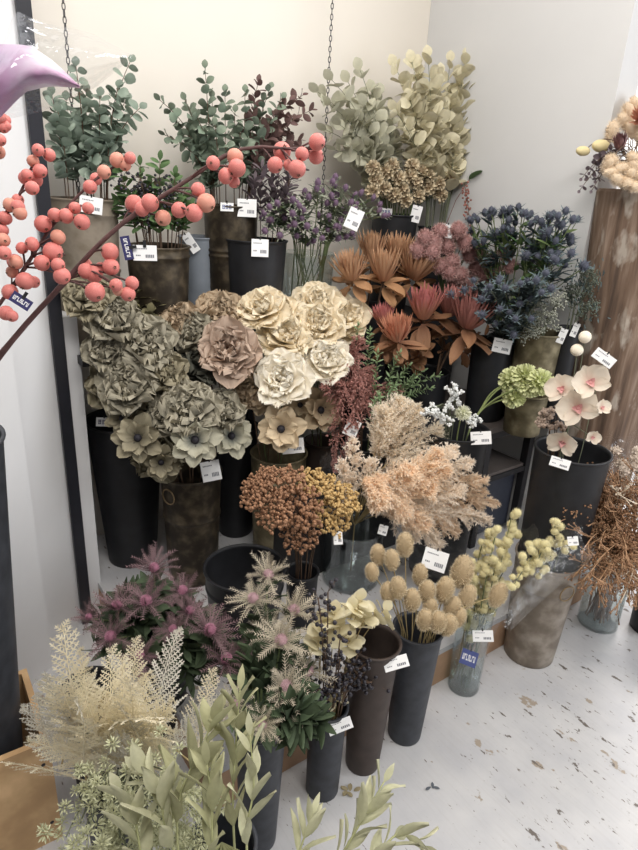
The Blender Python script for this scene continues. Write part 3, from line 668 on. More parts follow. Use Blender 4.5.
def lacespray(bk, name, lab, tip, dotm, sm, group, n_=90, R_=.045, dot=.0028, P=None, cat='flower', flat=.6, leafm=None):
    P = stempath(bk, tip, None, 12) if P is None else P
    o = empty(name, P[0], lab, cat, group); g = MB(); tube(g, P-P[0], .0015, 4); d = MB(); q = P[-4]-P[0]
    ax = unit(P[-1]-P[-4])
    for i in range(max(6, n_//9)):
        v = rng.normal(0, 1, 3); v = unit(v)*R_*rnd.uniform(.5, 1); v[2] *= flat; e = P[-1]-P[0]+v; tube(g, bez(q, (q+e)/2+ax*.01, e, 4), .0007, 3)
        for j in range(9):
            c_ = e+rng.normal(0, R_*.16, 3); sphere(d, c_, dot*rnd.uniform(.7, 1.3), 5, 3)
    g.build('stem', sm, o); d.build('florets', dotm, o)
    if leafm:
        lf = MB()
        for i in range(18): petal(lf, .02, .006, 1, .2, 0, prof='pt', nu=3, nv=3, M=frame(P[-1]-P[0]+rng.normal(0, R_*.6, 3), rng.normal(0, 1, 3)))
        lf.build('leaves', leafm, o)
    return o
lc = mat('grey_green_floret', (150, 152, 138), isl=.25, noise=.1)
lc2 = mat('dull_green_floret', (96, 104, 90), isl=.25, noise=.1)
rnd.seed(15)
for i, (px, py) in enumerate([(530, 300), (545, 303), (540, 318), (528, 322), (556, 312), (535, 332), (550, 325), (562, 300), (520, 312), (525, 335)]):
    lacespray('znR', 'lace_flower', 'pale grey-green lace flower spray over the ringed zinc bucket', S(px, py, -.26), lc, stem_grey, 'grey-green lace flowers in the zinc bucket', R_=.04)
for i, (px, py) in enumerate([(578, 285), (588, 292), (583, 270), (592, 278), (575, 300), (590, 305), (585, 312), (572, 290)]):
    lacespray('blkN', 'lace_flower', 'dull dark green lace spray at the wall edge beside the wooden column', S(px, py, -.12), lc2, stem_grey, 'dark lace sprays beside the wooden column', R_=.04, leafm=dk_l)

# ------------------------------------------------------------------ eucalyptus and other leafy stems
eu1 = mat('blue_green_eucalyptus', (126, 144, 128), (148, 162, 146), isl=.22, noise=.1, trans=.15)
eu2 = mat('deep_green_eucalyptus', (98, 114, 96), (124, 138, 118), isl=.3, noise=.12, trans=.1, hue=.02)
bur = mat('burgundy_leaf', (96, 68, 66), (112, 84, 78), isl=.25, noise=.12, trans=.1)
sil = mat('pale_sage_leaf', (176, 174, 150), (192, 190, 168), isl=.16, noise=.08, trans=.2)
sil2 = mat('pale_khaki_leaf', (196, 188, 154), (214, 206, 176), isl=.14, noise=.08, trans=.2)
gr = mat('fresh_green_leaf', (72, 104, 56), (92, 122, 70), isl=.25, noise=.1, trans=.15)
plum = mat('plum_grey_leaf', (98, 84, 92), (120, 106, 110), isl=.2, noise=.1, trans=.1)
rnd.seed(16)
def many(bk, name, lab, group, pts, w, lm, sm, L_, Wd, cnt, **kw):
    for (px, py) in pts: leafspray(bk, name, lab, 'foliage', W(px, py, w+rnd.uniform(-.04, .04)), lm, sm, L_, Wd, cnt, group, **kw)
many('tan', 'eucalyptus_branch', 'round-leaved blue-green eucalyptus branch at the far left against the cream wall', 'eucalyptus at far left', [(76, 66), (52, 95), (66, 100), (86, 92), (100, 96), (130, 62), (118, 88), (126, 100), (104, 118), (140, 108), (82, 118), (112, 130), (92, 140), (72, 130), (58, 112)], .2, eu1, stem_brown, .042, .040, 10, twist=1.4, span=(.3, 1), ang=1.2)
many('bro2', 'eucalyptus_branch', 'dark green eucalyptus branch above the bronze bucket with sticker', 'eucalyptus in the middle', [(205, 68), (160, 100), (185, 100), (212, 98), (175, 120), (196, 115), (225, 92), (245, 92), (270, 88), (282, 98), (256, 108), (235, 112), (215, 125), (165, 135), (188, 135), (240, 130), (205, 140)], .2, eu2, stem_brown, .040, .034, 11, twist=1.4, span=(.3, 1), ang=1.1)
many('bro2', 'burgundy_branch', 'burgundy brown leafy branch between eucalyptus and pale sage leaves', 'burgundy branches', [(258, 82), (290, 100), (303, 95), (296, 118), (288, 135), (312, 110), (275, 130), (300, 140), (268, 150), (310, 150)], .2, bur, stem_brown, .045, .028, 13, twist=1.4, span=(.4, 1), ang=.9)
many('blk1', 'plum_branch', 'plum-grey narrow-leaved sprig rising from the smooth black bucket', 'plum sprigs', [(262, 168), (280, 165), (290, 178), (272, 180), (255, 180), (298, 168), (285, 190)], .3, plum, stem_brown, .05, .02, 10, span=(.4, 1), ang=.8)
many('bron', 'leafy_berry_branch', 'green leafy branch with black berries below the far left eucalyptus', 'green leaves with black berries', [(120, 170), (140, 165), (160, 160), (175, 175), (185, 190), (150, 185), (130, 195), (168, 200), (190, 205), (118, 200), (145, 205), (180, 215), (160, 215)], .32, gr, stem_brown, .045, .026, 10, span=(.4, 1), ang=1.1)
many('blk2', 'sage_leaf_branch', 'tall pale sage round-leaved branch left of the khaki branches', 'pale sage branches', [(318, 92), (332, 80), (348, 82), (360, 70), (330, 105), (350, 100), (372, 92), (340, 125), (362, 120), (326, 130), (345, 145), (368, 145), (380, 110), (335, 150), (378, 130)], .2, sil, stem_grey, .072, .062, 8, twist=1.4, span=(.3, 1), ang=.9)
many('blk2', 'sage_leaf_branch', 'shorter pale sage branch behind the tan seed heads', 'short sage branches', [(352, 150), (372, 158), (388, 150), (365, 105), (390, 120), (380, 95), (345, 118), (395, 140)], .2, sil, stem_grey, .072, .062, 7, span=(.3, 1), ang=.9)
many('blk3', 'khaki_leaf_branch', 'tall pale khaki round-leaved branch standing in the corner of the walls', 'pale khaki branches', [(395, 66), (412, 62), (428, 58), (450, 62), (466, 58), (482, 92), (475, 75), (440, 75), (405, 85), (425, 90), (455, 95), (478, 110), (395, 110), (415, 115), (440, 120), (465, 125), (475, 135), (405, 130), (432, 140), (455, 145), (480, 125), (410, 100), (436, 95), (460, 78), (420, 75), (470, 105), (445, 108)], .24, sil2, stem_grey, .072, .060, 9, twist=1.4, span=(.5, 1), ang=.9)

# black berries amid the green leaves
bb_m = mat('black_berry', (38, 34, 44), rough=.35, isl=.3, noise=.1, spec=.5)
def berrycluster(bk, lab, tip, group, n_=34, R_=.03, br=.0042, P=None):
    P = stempath(bk, tip, None, 12) if P is None else P
    o = empty('berry_sprig', P[0], lab, 'berries', group); g = MB(); tube(g, P-P[0], .0016, 4); d = MB()
    for i in range(n_):
        j = rnd.randint(len(P)-5, len(P)-1); v = rng.normal(0, R_*.55, 3); e = P[j]-P[0]+v; tube(g, [P[j]-P[0], e], .0006, 3); sphere(d, e, br*rnd.uniform(.8, 1.2), 7, 5)
    g.build('stem', stem_brown, o); tag(d.build('berries', bb_m, o), kind='stuff')
for px, py in ((125, 185), (140, 178), (155, 178), (145, 195), (170, 185), (132, 205), (160, 195)):
    berrycluster('bron', 'cluster of small black berries among the green leaves at left', W(px, py, .36), 'black berries over the bronze bucket')

# purple globe thistles on the shelf
pu_h = mat('purple_thistle_cone', (104, 78, 104), (138, 112, 136), isl=.15, noise=.1)
pu_b = mat('grey_green_bract', (124, 132, 112), (150, 156, 134), isl=.2, noise=.1)
pu_l = mat('dark_thistle_leaf', (76, 92, 72), (100, 112, 88), isl=.25, noise=.1)
pc, pb_ = eryng_mesh('purple_thistle', pu_h, pu_b, 5, nb=7, bl=1.4)
rnd.seed(17)
for px, py in [(335, 180), (318, 185), (305, 195), (298, 205), (290, 200), (322, 195), (302, 220), (328, 220), (315, 232), (345, 190), (335, 205), (350, 205), (340, 222), (360, 195), (265, 215), (278, 205), (285, 220), (270, 222), (350, 235), (330, 238), (300, 238), (372, 200), (378, 212), (290, 228)]:
    p_ = W(px, py, .36+rnd.uniform(-.05, .06)); thistlespray('glt', 'globe_thistle', 'purple globe thistle stem in the clear vase on the shelf', p_, 3, pc, pb_, .0165, pu_l if rnd.random() < .6 else pu_b, stem_green, 'purple globe thistles on the shelf', leaf=(.036, .012, 30), hsp=.04)

# tan seed heads
sh_m = mat('tan_seed_head', (140, 118, 88), (206, 188, 152), isl=.2, noise=.15)
SH = pompon_mesh('seed_head_globe', sh_m, 70, 9, 'fan', .38, .5)
rnd.seed(18)
for px, py in [(373, 168), (376, 180), (386, 172), (392, 166), (398, 178), (402, 190), (394, 195), (412, 166), (420, 172), (415, 182), (428, 176), (428, 188), (405, 200), (418, 196), (450, 178), (438, 184), (384, 188), (410, 176), (440, 195), (372, 192)]:
    p_ = W(px, py, .28); flowerhead('blk2', 'papery_seed_head', 'tan papery globe seed head beneath the pale sage and khaki leaves', 'flower', p_, [('seed_globe', SH)], px2m(8, p_), stem_green, group='tan papery seed heads')
# drooping twig with green leaf by the corner
P_ = np.array([[*B['blk3']['c'][:2], TS+.02], W(446, 225, .26), W(456, 200, .32), W(472, 176, .34)])
leafspray(P_, 'berry_twig', 'bare reddish twig with one bright green leaf near the corner', 'branch', None, gr, mat('red_twig', (120, 70, 62)), .10, .06, 1, span=(.9, 1), tip=True)
g = MB(); base = W(458, 190, .25); P_ = np.array([W(464, 182, .36), W(467, 195, .37), W(469, 215, .38), W(467, 240, .39)])-0
o = empty('hanging_berry_string', P_[0], 'drooping string of tiny rust berries hanging beside the corner', 'branch'); tube(g, P_-P_[0], .0012, 4); g.build('stem', stem_brown, o)
d = MB()
for i in range(60):
    f = rnd.random()*3; j = min(2, int(f)); sphere(d, P_[j]+(P_[j+1]-P_[j])*(f-j)-P_[0]+rng.normal(0, .008, 3), .0045, 6, 4)
tag(d.build('berries', mat('rust_berry', (150, 92, 78), isl=.2), o), kind='stuff')

# ------------------------------------------------------------------ rust plumes, green sprigs, pampas
def plume(P, R_, n_, m, sm, name, lab, group=None, cat='plume', spk=14, sl=.012, cone=.75, cutoff=.35, sw=.0016):
    """feathery plume along the last part of path P"""
    o = empty(name, P[0], lab, cat, group); g = MB(); tube(g, P-P[0], np.linspace(.002, .0006, len(P)), 4); g.build('stem', sm, o)
    g = MB(); seg = np.linspace(0, 1, len(P)); Vs = []; Ts = []; Fs = []
    for i in range(n_):
        f = cutoff+(1-cutoff)*((i+.5)/n_); q = np.array([np.interp(f, seg, P[:, a]) for a in range(3)])-P[0]
        j = min(len(P)-2, int(f*(len(P)-1))); tn = unit(P[j+1]-P[j]); x = (f-cutoff)/(1-cutoff)
        rr = R_*(math.sin(PI*min(1, x*.85+.12))**.7)*rnd.uniform(.6, 1.15)
        rad = rng.normal(0, 1, 3); rad = unit(rad-tn*(rad@tn)); d0 = unit(tn*cone+rad)
        e = q+d0*rr+tn*rr*.35+np.array([0, 0, -.12*rr]); c_ = bez(q, q+d0*rr*.5, e, spk)
        tube(g, c_[::max(1, spk//3)], .0005, 3, t=.2, cap=False)
        for k in range(2, spk):
            for _ in range(3):
                dv = unit(unit(c_[k]-c_[k-1])*.9+rng.normal(0, .55, 3)); sd = unit(np.cross(dv, rng.normal(0, 1, 3)))*sw
                l_ = sl*rnd.uniform(.6, 1.2); k0 = g.n
                g.add([c_[k]-sd*.4, c_[k]+dv*l_*.5-sd, c_[k]+dv*l_, c_[k]+dv*l_*.5+sd], [(0, 1, 2, 3)], [.2, .6, 1, .6])
    g.build('feathery_plume', m, o)
    return o
rust = mat('rust_plume', (170, 112, 102), (194, 138, 126), isl=.15, noise=.1, trans=.35)
peach = mat('peach_plume', (250, 226, 196), (254, 240, 222), isl=.05, noise=.04, trans=.45, sat=1)
peachg = mat('greyish_peach_plume', (238, 222, 206), (255, 246, 226), isl=.06, noise=.06, trans=.45, tpos=(.1, .9))
palep = mat('pale_cream_plume', (250, 232, 210), (254, 245, 232), isl=.05, noise=.05, trans=.45)
rnd.seed(19)
for i, (x0, y0, x1, y1, w) in enumerate([(345, 395, 335, 470, .66), (358, 385, 348, 455, .68), (350, 378, 372, 372, .6), (365, 395, 400, 388, .64), (345, 365, 360, 340, .56), (362, 410, 395, 405, .66), (348, 395, 325, 385, .62)]):
    a = W(x0, y0, w); e = W(x1, y1, w+.03); b_ = B['amb']; P0_ = np.array([*b_['c'][:2], b_['top']-.05])
    mid = W(x0, y0-15, w); P = np.vstack([[P0_+np.array([0, 0, -.15])], bez(P0_, (P0_+mid)/2+np.array([0, 0, .03]), mid, 5), bez(mid, a, e, 6)[1:]])
    plume(P, .05, 75, rust, stem_brown, 'rust_plume', 'drooping rust-red feathery plume between ivory peony and green sprigs', 'rust-red plumes', spk=8, sl=.012, cutoff=.4, sw=.0026)
grs = mat('bright_sprig_leaf', (126, 156, 104), (156, 180, 130), isl=.2, noise=.1, trans=.15)
for i, (px, py, w) in enumerate([(378, 352, .66), (400, 352, .7), (415, 378, .7), (425, 370, .68), (395, 385, .72), (440, 375, .68), (380, 395, .72), (410, 365, .7), (432, 388, .7), (370, 330, .6), (358, 325, .56), (400, 395, .72)]):
    leafspray('amb', 'green_sprig', 'fine bright green sprig in front of the lower proteas', 'foliage', W(px, py, w), grs, stem_green, .026, .009, 24, 'bright green sprigs', prof='pt', span=(.5, 1), ang=1.0, stem_r=.0012, bend=.2)
rnd.seed(20)
pam = [(372, 440, 400, 402, .84, .06, 'g'), (385, 445, 416, 408, .84, .055, 'g'), (380, 450, 438, 430, .86, .055, 'g'), (378, 445, 384, 410, .84, .05, 'g')]
for x0, y0, x1, y1, w, R_, k in pam:
    b_ = B['gpl']; P0_ = np.array([*b_['c'][:2], b_['top']]); a = W(x0, y0+20, w); e = W(x1, y1, w)
    P = np.vstack([[[*b_['c'][:2], b_['zb']+.03]], bez(P0_, (P0_+a)/2+np.array([0, 0, .04]), a, 5), bez(a, a+(e-a)*.5+np.array([0, 0, .01]), e, 6)[1:]])
    plume(P, R_*1.25, 110, peachg, stem_straw, 'pampas_plume', 'upright greyish peach pampas plume, in the upper tuft behind the others', 'upright greyish pampas plumes', spk=12, sl=.014, cutoff=.55, sw=.002)
pam2 = [(352, 520, 352, 440, .86, .035, 'p'), (352, 515, 342, 462, .88, .03, 'p'), (365, 510, 372, 462, .88, .04, 'p'), (372, 500, 395, 465, .86, .045, 'p')]
for x0, y0, x1, y1, w, R_, k in pam2:
    b_ = B['gpl']; P0_ = np.array([*b_['c'][:2], b_['top']]); a = W(x0, y0, w); e = W(x1, y1, w)
    P = np.vstack([[[*b_['c'][:2], b_['zb']+.03]], bez(P0_, (P0_+a)/2, a, 5), bez(a, (a+e)/2, e, 6)[1:]])
    plume(P, R_*1.1, 60, palep, stem_straw, 'pampas_plume', 'thin pale cream plume standing left, beside the golden yarrow', 'thin cream plumes at left', spk=8, sl=.014, cutoff=.6, sw=.0026)
for i in range(19):
    f = i/18; x1 = [455, 440, 448, 470, 485, 496, 490, 470, 455, 440, 425, 484, 462, 430, 410, 395, 405, 380, 415][i]; y1 = [450, 454, 470, 462, 480, 502, 520, 512, 532, 545, 525, 492, 490, 488, 470, 490, 515, 505, 540][i]
    b_ = B['gpl']; P0_ = np.array([*b_['c'][:2], b_['top']]); w = 1.0+.06*rnd.random(); a = W((385 if i < 15 else 368)+rnd.uniform(-10, 10), (500 if i < 15 else 480)+rnd.uniform(-8, 14), w-.08); e = W(x1, y1, w)
    P = np.vstack([[[*b_['c'][:2], b_['zb']+.03]], bez(P0_, (P0_+a)/2+np.array([0, 0, .03]), a, 4), bez(a, (a+e)/2+np.array([0, 0, .03]), e, 8)[1:]])
    plume(P, .052, 105, peach if i % 3 else palep, stem_straw, 'pampas_plume', 'arching peach pampas plume fanning right over the wrapped stems', 'arching peach pampas plumes', spk=12, sl=.015, cutoff=.38, sw=.0019)

# ------------------------------------------------------------------ golden yarrow
yw = mat('golden_yarrow_floret', (196, 160, 92), (214, 180, 110), isl=.2, noise=.12)
yb = mat('brown_yarrow_floret', (158, 112, 76), (180, 130, 92), isl=.2, noise=.12)
def yarrow_head(name, m, seed):
    rnd.seed(seed); g = MB(); ga = PI*(3-5**.5)
    for i in range(38):
        r = math.sqrt((i+.5)/38)*.95; a = i*ga; z = .35*math.sqrt(1-r*r*.9)+rnd.uniform(-.14, .12); c_ = np.array([r*math.cos(a), r*math.sin(a), z])
        for k in range(7):
            sphere(g, c_+rng.normal(0, .06, 3), rnd.uniform(.05, .10), 5, 3, lump=.7)
        tube(g, [(0, 0, -.55), c_*.6+np.array([0, 0, -.08]), c_], .012, 3, t=0)
    return g.mesh(name, m)
YH = [yarrow_head('yarrow_cluster', yb, 1), yarrow_head('yarrow_cluster', yb, 2), yarrow_head('yarrow_cluster', yw, 3)]
rnd.seed(21)
for px, py, r, k, dx, dy, lab in [
 (258, 492, 22, 0, -.6, .2, 'brown yarrow head at the far left of its bunch'), (285, 485, 23, 1, -.2, .7, 'brown yarrow head topmost left, just below the zinc bucket'),
 (315, 486, 22, 2, .1, .8, 'golden yarrow head topmost, in the middle of the bunch'), (340, 500, 22, 2, .6, .5, 'golden yarrow head at the right edge beside the cream plumes'),
 (275, 512, 22, 0, -.4, 0, 'brown yarrow head low at left over the empty black bucket'), (300, 510, 25, 1, 0, .2, 'broad brown yarrow head in the centre of the bunch'),
 (330, 518, 22, 2, .3, .1, 'golden-brown yarrow head low at right above the large glass vase'), (300, 532, 22, 1, 0, -.3, 'brown yarrow head lowest of all, above the bundled stems'), (265, 478, 15, 0, -.5, .6, 'small brown yarrow head at the upper left edge')]:
    p_ = W(px, py, .94 + (.0 if py < 500 else .05)); d_ = unit(unit(O-p_)*.6+Rv*dx+Uv*dy+np.array([0, 0, .2]))
    flowerhead('yar', 'yarrow', lab, 'flower', p_, [('floret_cluster', YH[k])], px2m(r, p_), stem_brown, d_, stem_r=.0022)

# ------------------------------------------------------------------ lime blooms, white pompon, white sprigs
lm = mat('lime_floret', (186, 194, 122), (226, 230, 172), isl=.1, noise=.08, trans=.2)
wm = mat('white_green_floret', (214, 216, 180), (240, 240, 220), isl=.06, noise=.05, trans=.2)
lmb = pompon_mesh('lime_pompon', lm, 120, 4, 'fan', .3, .45); wmb = pompon_mesh('white_pompon', wm, 130, 5, 'pt', .24, .5)
rnd.seed(22)
def curved(bk, name, lab, path, meshes, size, sm, cat='flower', r=.0028, facing=None, group=None):
    P = np.array(path, float); t = np.linspace(0, 1, len(P)); tt = np.linspace(0, 1, 16)
    Q = np.stack([np.interp(tt, t, P[:, a]) for a in range(3)], 1)
    for _ in range(3): Q[1:-1] = .25*Q[:-2]+.5*Q[1:-1]+.25*Q[2:]
    o = empty(name, Q[0], lab, cat, group); g = MB(); tube(g, Q-Q[0], r, 6); g.build('stem', sm, o)
    Mx = frame(Q[-1]-Q[0], unit(Q[-1]-Q[-2]) if facing is None else facing, spin=rnd.random()*6); Mx[:3, :3] *= size
    for nm, me in meshes: link(nm, me, o, Matrix(Mx.tolist()))
    return o, Q
lb = B['lime']; lb0 = np.array([*lb['c'][:2], .3])
lime_st = mat('lime_stem', (132, 146, 84), noise=.1)
for px, py, r, cx_, cy_, lab in [(512, 380, 12, 490, 392, 'lime green fuzzy bloom leftmost at the back of the curved stems'), (525, 377, 12, 497, 388, 'lime bloom highest, in front of the small zinc pot'), (540, 382, 12, 505, 392, 'lime bloom at the right end nearest the orchids'),
                            (514, 396, 11, 495, 402, 'pale lime bloom lowest, hanging at the left of its group'), (530, 386, 11, 500, 396, 'lime bloom in the middle of the curved group')]:
    w = .74; curved('lime', 'lime_bloom', lab, [lb0, W(468, 428, .90), S(482, 408, -.42), S(cx_, cy_, -.40), S(px, py, -.36)], [('bloom', lmb)], px2m(r*1.15, S(px, py, -.36)), lime_st, facing=camdir(S(px, py, -.36), .1, .6))
p_ = W(463, 413, .98); flowerhead('lime', 'pompon_flower', 'round white pompon flower at the rim of the wide black bucket', 'flower', p_, [('bloom', wmb)], px2m(9, p_), lime_st)
wsp = mat('white_bud', (226, 228, 226), isl=.1, noise=.05)
for (px, py) in [(450, 388), (455, 400), (448, 408), (440, 415), (475, 418), (456, 392), (436, 408), (470, 422), (428, 412), (446, 422)]:
    lacespray('lime', 'white_bud_sprig', 'sprig of tiny white buds beside the white pompon flower', W(px, py, .96), wsp, stem_grey, 'white bud sprigs', 45, .022, .0038)

# ------------------------------------------------------------------ orchids, balls in the big black bucket
orp = mat('blush_orchid_petal', (232, 206, 186), (238, 224, 204), isl=.04, noise=.04, trans=.25, tpos=(0, .5)); orc = mat('pink_orchid_lip', (214, 150, 146), isl=.05)
def orchid_mesh():
    g = MB(); rnd.seed(3)
    for az, L_, W_, pr in ((0, .95, .7, 'oval'), (2.2, .95, .7, 'oval'), (-2.2, .95, .7, 'oval'), (1.15, 1.0, 1.15, 'round'), (-1.15, 1.0, 1.15, 'round')):
        petal(g, L_, W_, 1.25, -.2, az, cup=.25, ruf=.05, prof=pr, nu=7, nv=6, z0=0 if pr == 'oval' else .04)
    k = MB()
    for az in (0, 2.1, -2.1): petal(k, .35, .25, .6, .4, PI+az, cup=.6, prof='oval', z0=.05)
    sphere(k, (0, 0, .1), .1, 8, 6)
    return g.mesh('orchid_petals', orp), k.mesh('orchid_lip', orc)
om, ol = orchid_mesh(); rnd.seed(23)
bo = B['blkO']; so_ = -.42
def orchid(lab, blooms, stem_pts):
    P = np.vstack([[[*bo['c'][:2], .3]]]+[[S(a, b_, so_)] for a, b_ in stem_pts]); t = np.linspace(0, 1, len(P)); Q = np.stack([np.interp(np.linspace(0, 1, 16), t, P[:, a]) for a in range(3)], 1)
    o = empty('orchid_spray', Q[0], lab, 'flower'); g = MB(); tube(g, Q-Q[0], .0025, 5)
    for (px, py, r, dx, dy) in blooms:
        p_ = S(px, py, so_-.05); q = Q[np.argmin(np.linalg.norm(Q-p_, axis=1))]; tube(g, [q-Q[0], p_-Q[0]], .0015, 4)
        Mx = frame(p_-Q[0], camdir(p_, dx, dy), x=Rv, spin=rnd.uniform(-.5, .5)); Mx[:3, :3] *= px2m(r, p_); Mt = Matrix(Mx.tolist())
        bl = link('bloom', om, o, Mt); link('lip', ol, bl)
    g.build('stem', stem_grey, o)
orchid('tall orchid spray with the largest blush cream blooms, right in the black bucket', [(590, 383, 21, .2, .1), (568, 418, 5, 0, 0), (578, 408, 23, 0, -.1), (592, 437, 9, .4, -.3)], [(565, 440), (572, 410), (583, 385), (592, 370)])
orchid('short orchid spray with pink-throated blooms leaning left of the tall one', [(563, 390, 18, -.5, .2), (563, 442, 17, -.3, -.5), (601, 408, 10, .7, .1)], [(562, 440), (568, 415), (566, 392)])
wball = mat('cream_felt_ball', (236, 224, 202), noise=.05, isl=.03); nb_ = MB(); rnd.seed(5); sphere(nb_, (0, 0, 0), 1, 18, 12, lump=.03); nbm = nb_.mesh('felt_ball', wball)
for px, py, lab in [(585, 337, 'round cream ball flower, highest of three by the column'), (604, 358, 'round cream ball flower nearest the wood column'), (577, 350, 'round cream ball flower, lowest left of the three')]:
    p_ = S(px, py, so_+.03); flowerhead('blkO', 'ball_flower', lab, 'flower', p_, [('bloom', nbm)], px2m(6.2, p_), stem_grey, stem_r=.0012)
pbud = mat('pinkish_beige_bud', (170, 148, 132), (190, 170, 152), isl=.2)
for (px, py) in [(545, 412), (552, 418), (556, 408), (549, 426), (542, 422), (560, 428)]:
    lacespray('blkO', 'beige_bud_sprig', 'pinkish beige bud sprig at the left of the orchids', S(px, py, so_-.05), pbud, stem_brown, 'beige bud sprigs by the orchids', 36, .02, .0045)
for px, py, lab in [(607, 345, 'small white open bud at the right of the orchids')]: pass

# ------------------------------------------------------------------ teasels in the slate bucket, wrapped yellow balls
tz = mat('tan_teasel', (166, 138, 96), (232, 216, 180), isl=.14, noise=.08)
TZ = [teasel_mesh('teasel_head', tz, s, 700, 1.75, .24) for s in (1, 2)]
rnd.seed(24)
for i, (px, py, r, w) in enumerate([(378, 555, 9, 1.22), (392, 560, 9, 1.26), (405, 545, 10, 1.2), (372, 572, 8, 1.24), (398, 588, 10, 1.3), (388, 592, 9, 1.28), (412, 600, 10, 1.32), (427, 592, 10, 1.3), (445, 590, 11, 1.32), (425, 620, 10, 1.36), (438, 622, 10, 1.38), (452, 608, 10, 1.34), (448, 625, 10, 1.38), (462, 572, 13, 1.26), (467, 597, 10, 1.3), (430, 608, 9, 1.32), (420, 575, 9, 1.24), (458, 618, 9, 1.36), (498, 595, 10, 1.34)]):
    p_ = W(px, py, w); flowerhead('f4', 'teasel', 'tan bristly oval teasel head over the slate-grey bucket', 'flower', p_, [('seed_head', TZ[i % 2])], px2m(r, p_), stem_straw, unit(facing_of('f4', p_, .5, 1.0, .1)), group='tan teasels', stem_r=.0014)
yl = mat('pale_yellow_ball', (196, 182, 120), (240, 232, 188), isl=.12, noise=.08)
YB = teasel_mesh('yellow_ball', yl, 6, 160, 1.0, .3)
def ballstem(bk, lab, group, top, n_, r, sm, m, span=.16, P=None):
    P = stempath(bk, top, None, 18, .9) if P is None else P
    o = empty('ball_flower', P[0], lab, 'flower', group); g = MB(); tube(g, P-P[0], .0015, 4); g.build('stem', sm, o)
    L_ = np.concatenate([[0], np.cumsum(np.linalg.norm(np.diff(P, axis=0), axis=1))]); tot = L_[-1]
    for i in range(n_):
        l_ = tot-span*i/n_; q = np.array([np.interp(l_, L_, P[:, a]) for a in range(3)])-P[0]+rng.normal(0, .007, 3)
        Mx = frame(q, rng.normal(0, 1, 3)+np.array([0, 0, 1]), spin=rnd.random()*6); Mx[:3, :3] *= r*rnd.uniform(.8, 1.15); link('ball', m, o, Matrix(Mx.tolist()))
for px, py in [(512, 515), (498, 525), (490, 530), (482, 545), (505, 540), (518, 532), (475, 560), (495, 560), (510, 560), (486, 572), (500, 580), (478, 585), (468, 570), (488, 592), (505, 570), (470, 590)]:
    ballstem('f5', 'stem of pale yellow round florets rising from the clear floor vase', 'yellow ball stems in the clear vase', W(px, py, 1.22+.08*rnd.random()), 11, .0145, stem_green, YB, .19)
for px, py in [(555, 525), (562, 538), (570, 548), (545, 548), (538, 560), (550, 560), (530, 572), (520, 575), (512, 588), (528, 555), (540, 575)]:
    ballstem('f6', 'stem of pale yellow round florets wrapped in film, over the large zinc bucket', 'wrapped yellow ball stems over the zinc bucket', W(px, py, 1.34+.05*rnd.random()), 6, .013, stem_grey, YB, .11)
# stems visible inside the clear floor vase
def sleeve(lab, base, top, r0, r1, seed, k=26, m_=12, wr=.1, name='cellophane_sleeve', fold=0.0, mat_=film, arc=2*PI, closed=True):
    rnd.seed(seed); base = np.array(base); top = np.array(top); ax = unit(top-base); L_ = np.linalg.norm(top-base); Mx = frame((0, 0, 0), ax)
    V = []; ph = [rnd.random()*6 for _ in range(4)]
    for i in range(m_+1):
        v = i/m_; R_ = r0+(r1-r0)*v**1.2
        for j in range(k):
            a = arc*j/k; q = R_*(1+wr*(.4*math.sin(3*a+ph[0]+2*v)+.3*math.sin(7*a+ph[1]-3*v)+.3*math.sin(11*a+ph[2]+5*v))); e = .08*L_*math.sin(2*a+ph[3])*v**4+.03*L_*math.sin(9*a)*v**4
            V.append((q*math.cos(a), q*math.sin(a), L_*v+e))
    F_ = [(i*k+j, i*k+(j+1) % k, (i+1)*k+(j+1) % k, (i+1)*k+j) for i in range(m_) for j in range(k if closed else k-1)]
    g = MB(); g.add(np.array(V), F_, None, 0, Mx); o = g.build(name, mat_); o.location = Vector(base)
    return tag(o, lab, 'wrapping')
c_ = B['f5']['c']; sleeve('clear cellophane around the yellow ball stems in the floor vase', (c_[0]+.01, c_[1], .1), W(505, 535, 1.26), .035, .085, 1)
c_ = B['f6']['c']; sleeve('clear cellophane cone leaning right out of the large zinc bucket', W(505, 625, 1.42), W(578, 540, 1.42), .02, .055, 2)
sleeve('crumpled clear film above the yellow balls, before the dark rack panel', W(520, 540, 1.1), W(535, 492, 1.1), .03, .035, 3, wr=.2)
c_ = B['gpl']['c']; sleeve('large milky cellophane wrap beneath the arching peach plumes', (c_[0]+.05, c_[1]-.02, .3), W(440, 540, 1.1), .04, .12, 4, wr=.12)
sleeve('clear film wrap behind the golden yarrow and cream plumes', W(340, 540, .8), W(335, 455, .8), .03, .05, 5, wr=.2)

# ------------------------------------------------------------------ brown twigs
tw = mat('rust_brown_twig', (150, 108, 72), (176, 134, 92), isl=.2, noise=.1); tww = mat('cream_twig', (222, 204, 178), isl=.1)
rnd.seed(26)
def twig(lab, group, P, m, nb=9, sp=.05, name='wiry_twig'):
    o = empty(name, P[0], lab, 'branch', group); g = MB(); tube(g, P-P[0], np.linspace(.0026, .0016, len(P)), 4); g.build('stem', m, o); t_ = MB()
    for i in range(nb):
        j = rnd.randint(len(P)//3, len(P)-2); tn = unit(P[j+1]-P[j]); d_ = unit(tn+rng.normal(0, .5, 3)); q = P[j]-P[0]; e = q+d_*sp*rnd.uniform(.7, 1.5)
        c_ = bez(q, q+tn*sp*.4, e, 5); tube(t_, c_, .0016, 3)
        for k in range(3):
            d2 = unit(d_+rng.normal(0, .6, 3)); e2 = e+d2*.016; tube(t_, [c_[3], e2], .0012, 3); sphere(t_, e2, .0034, 5, 3)
    t_.build('twiglets', m, o)
b_ = B['f7']; top = np.array([*b_['c'][:2], b_['top']-.01]); bot = np.array([*b_['c'][:2], .03])
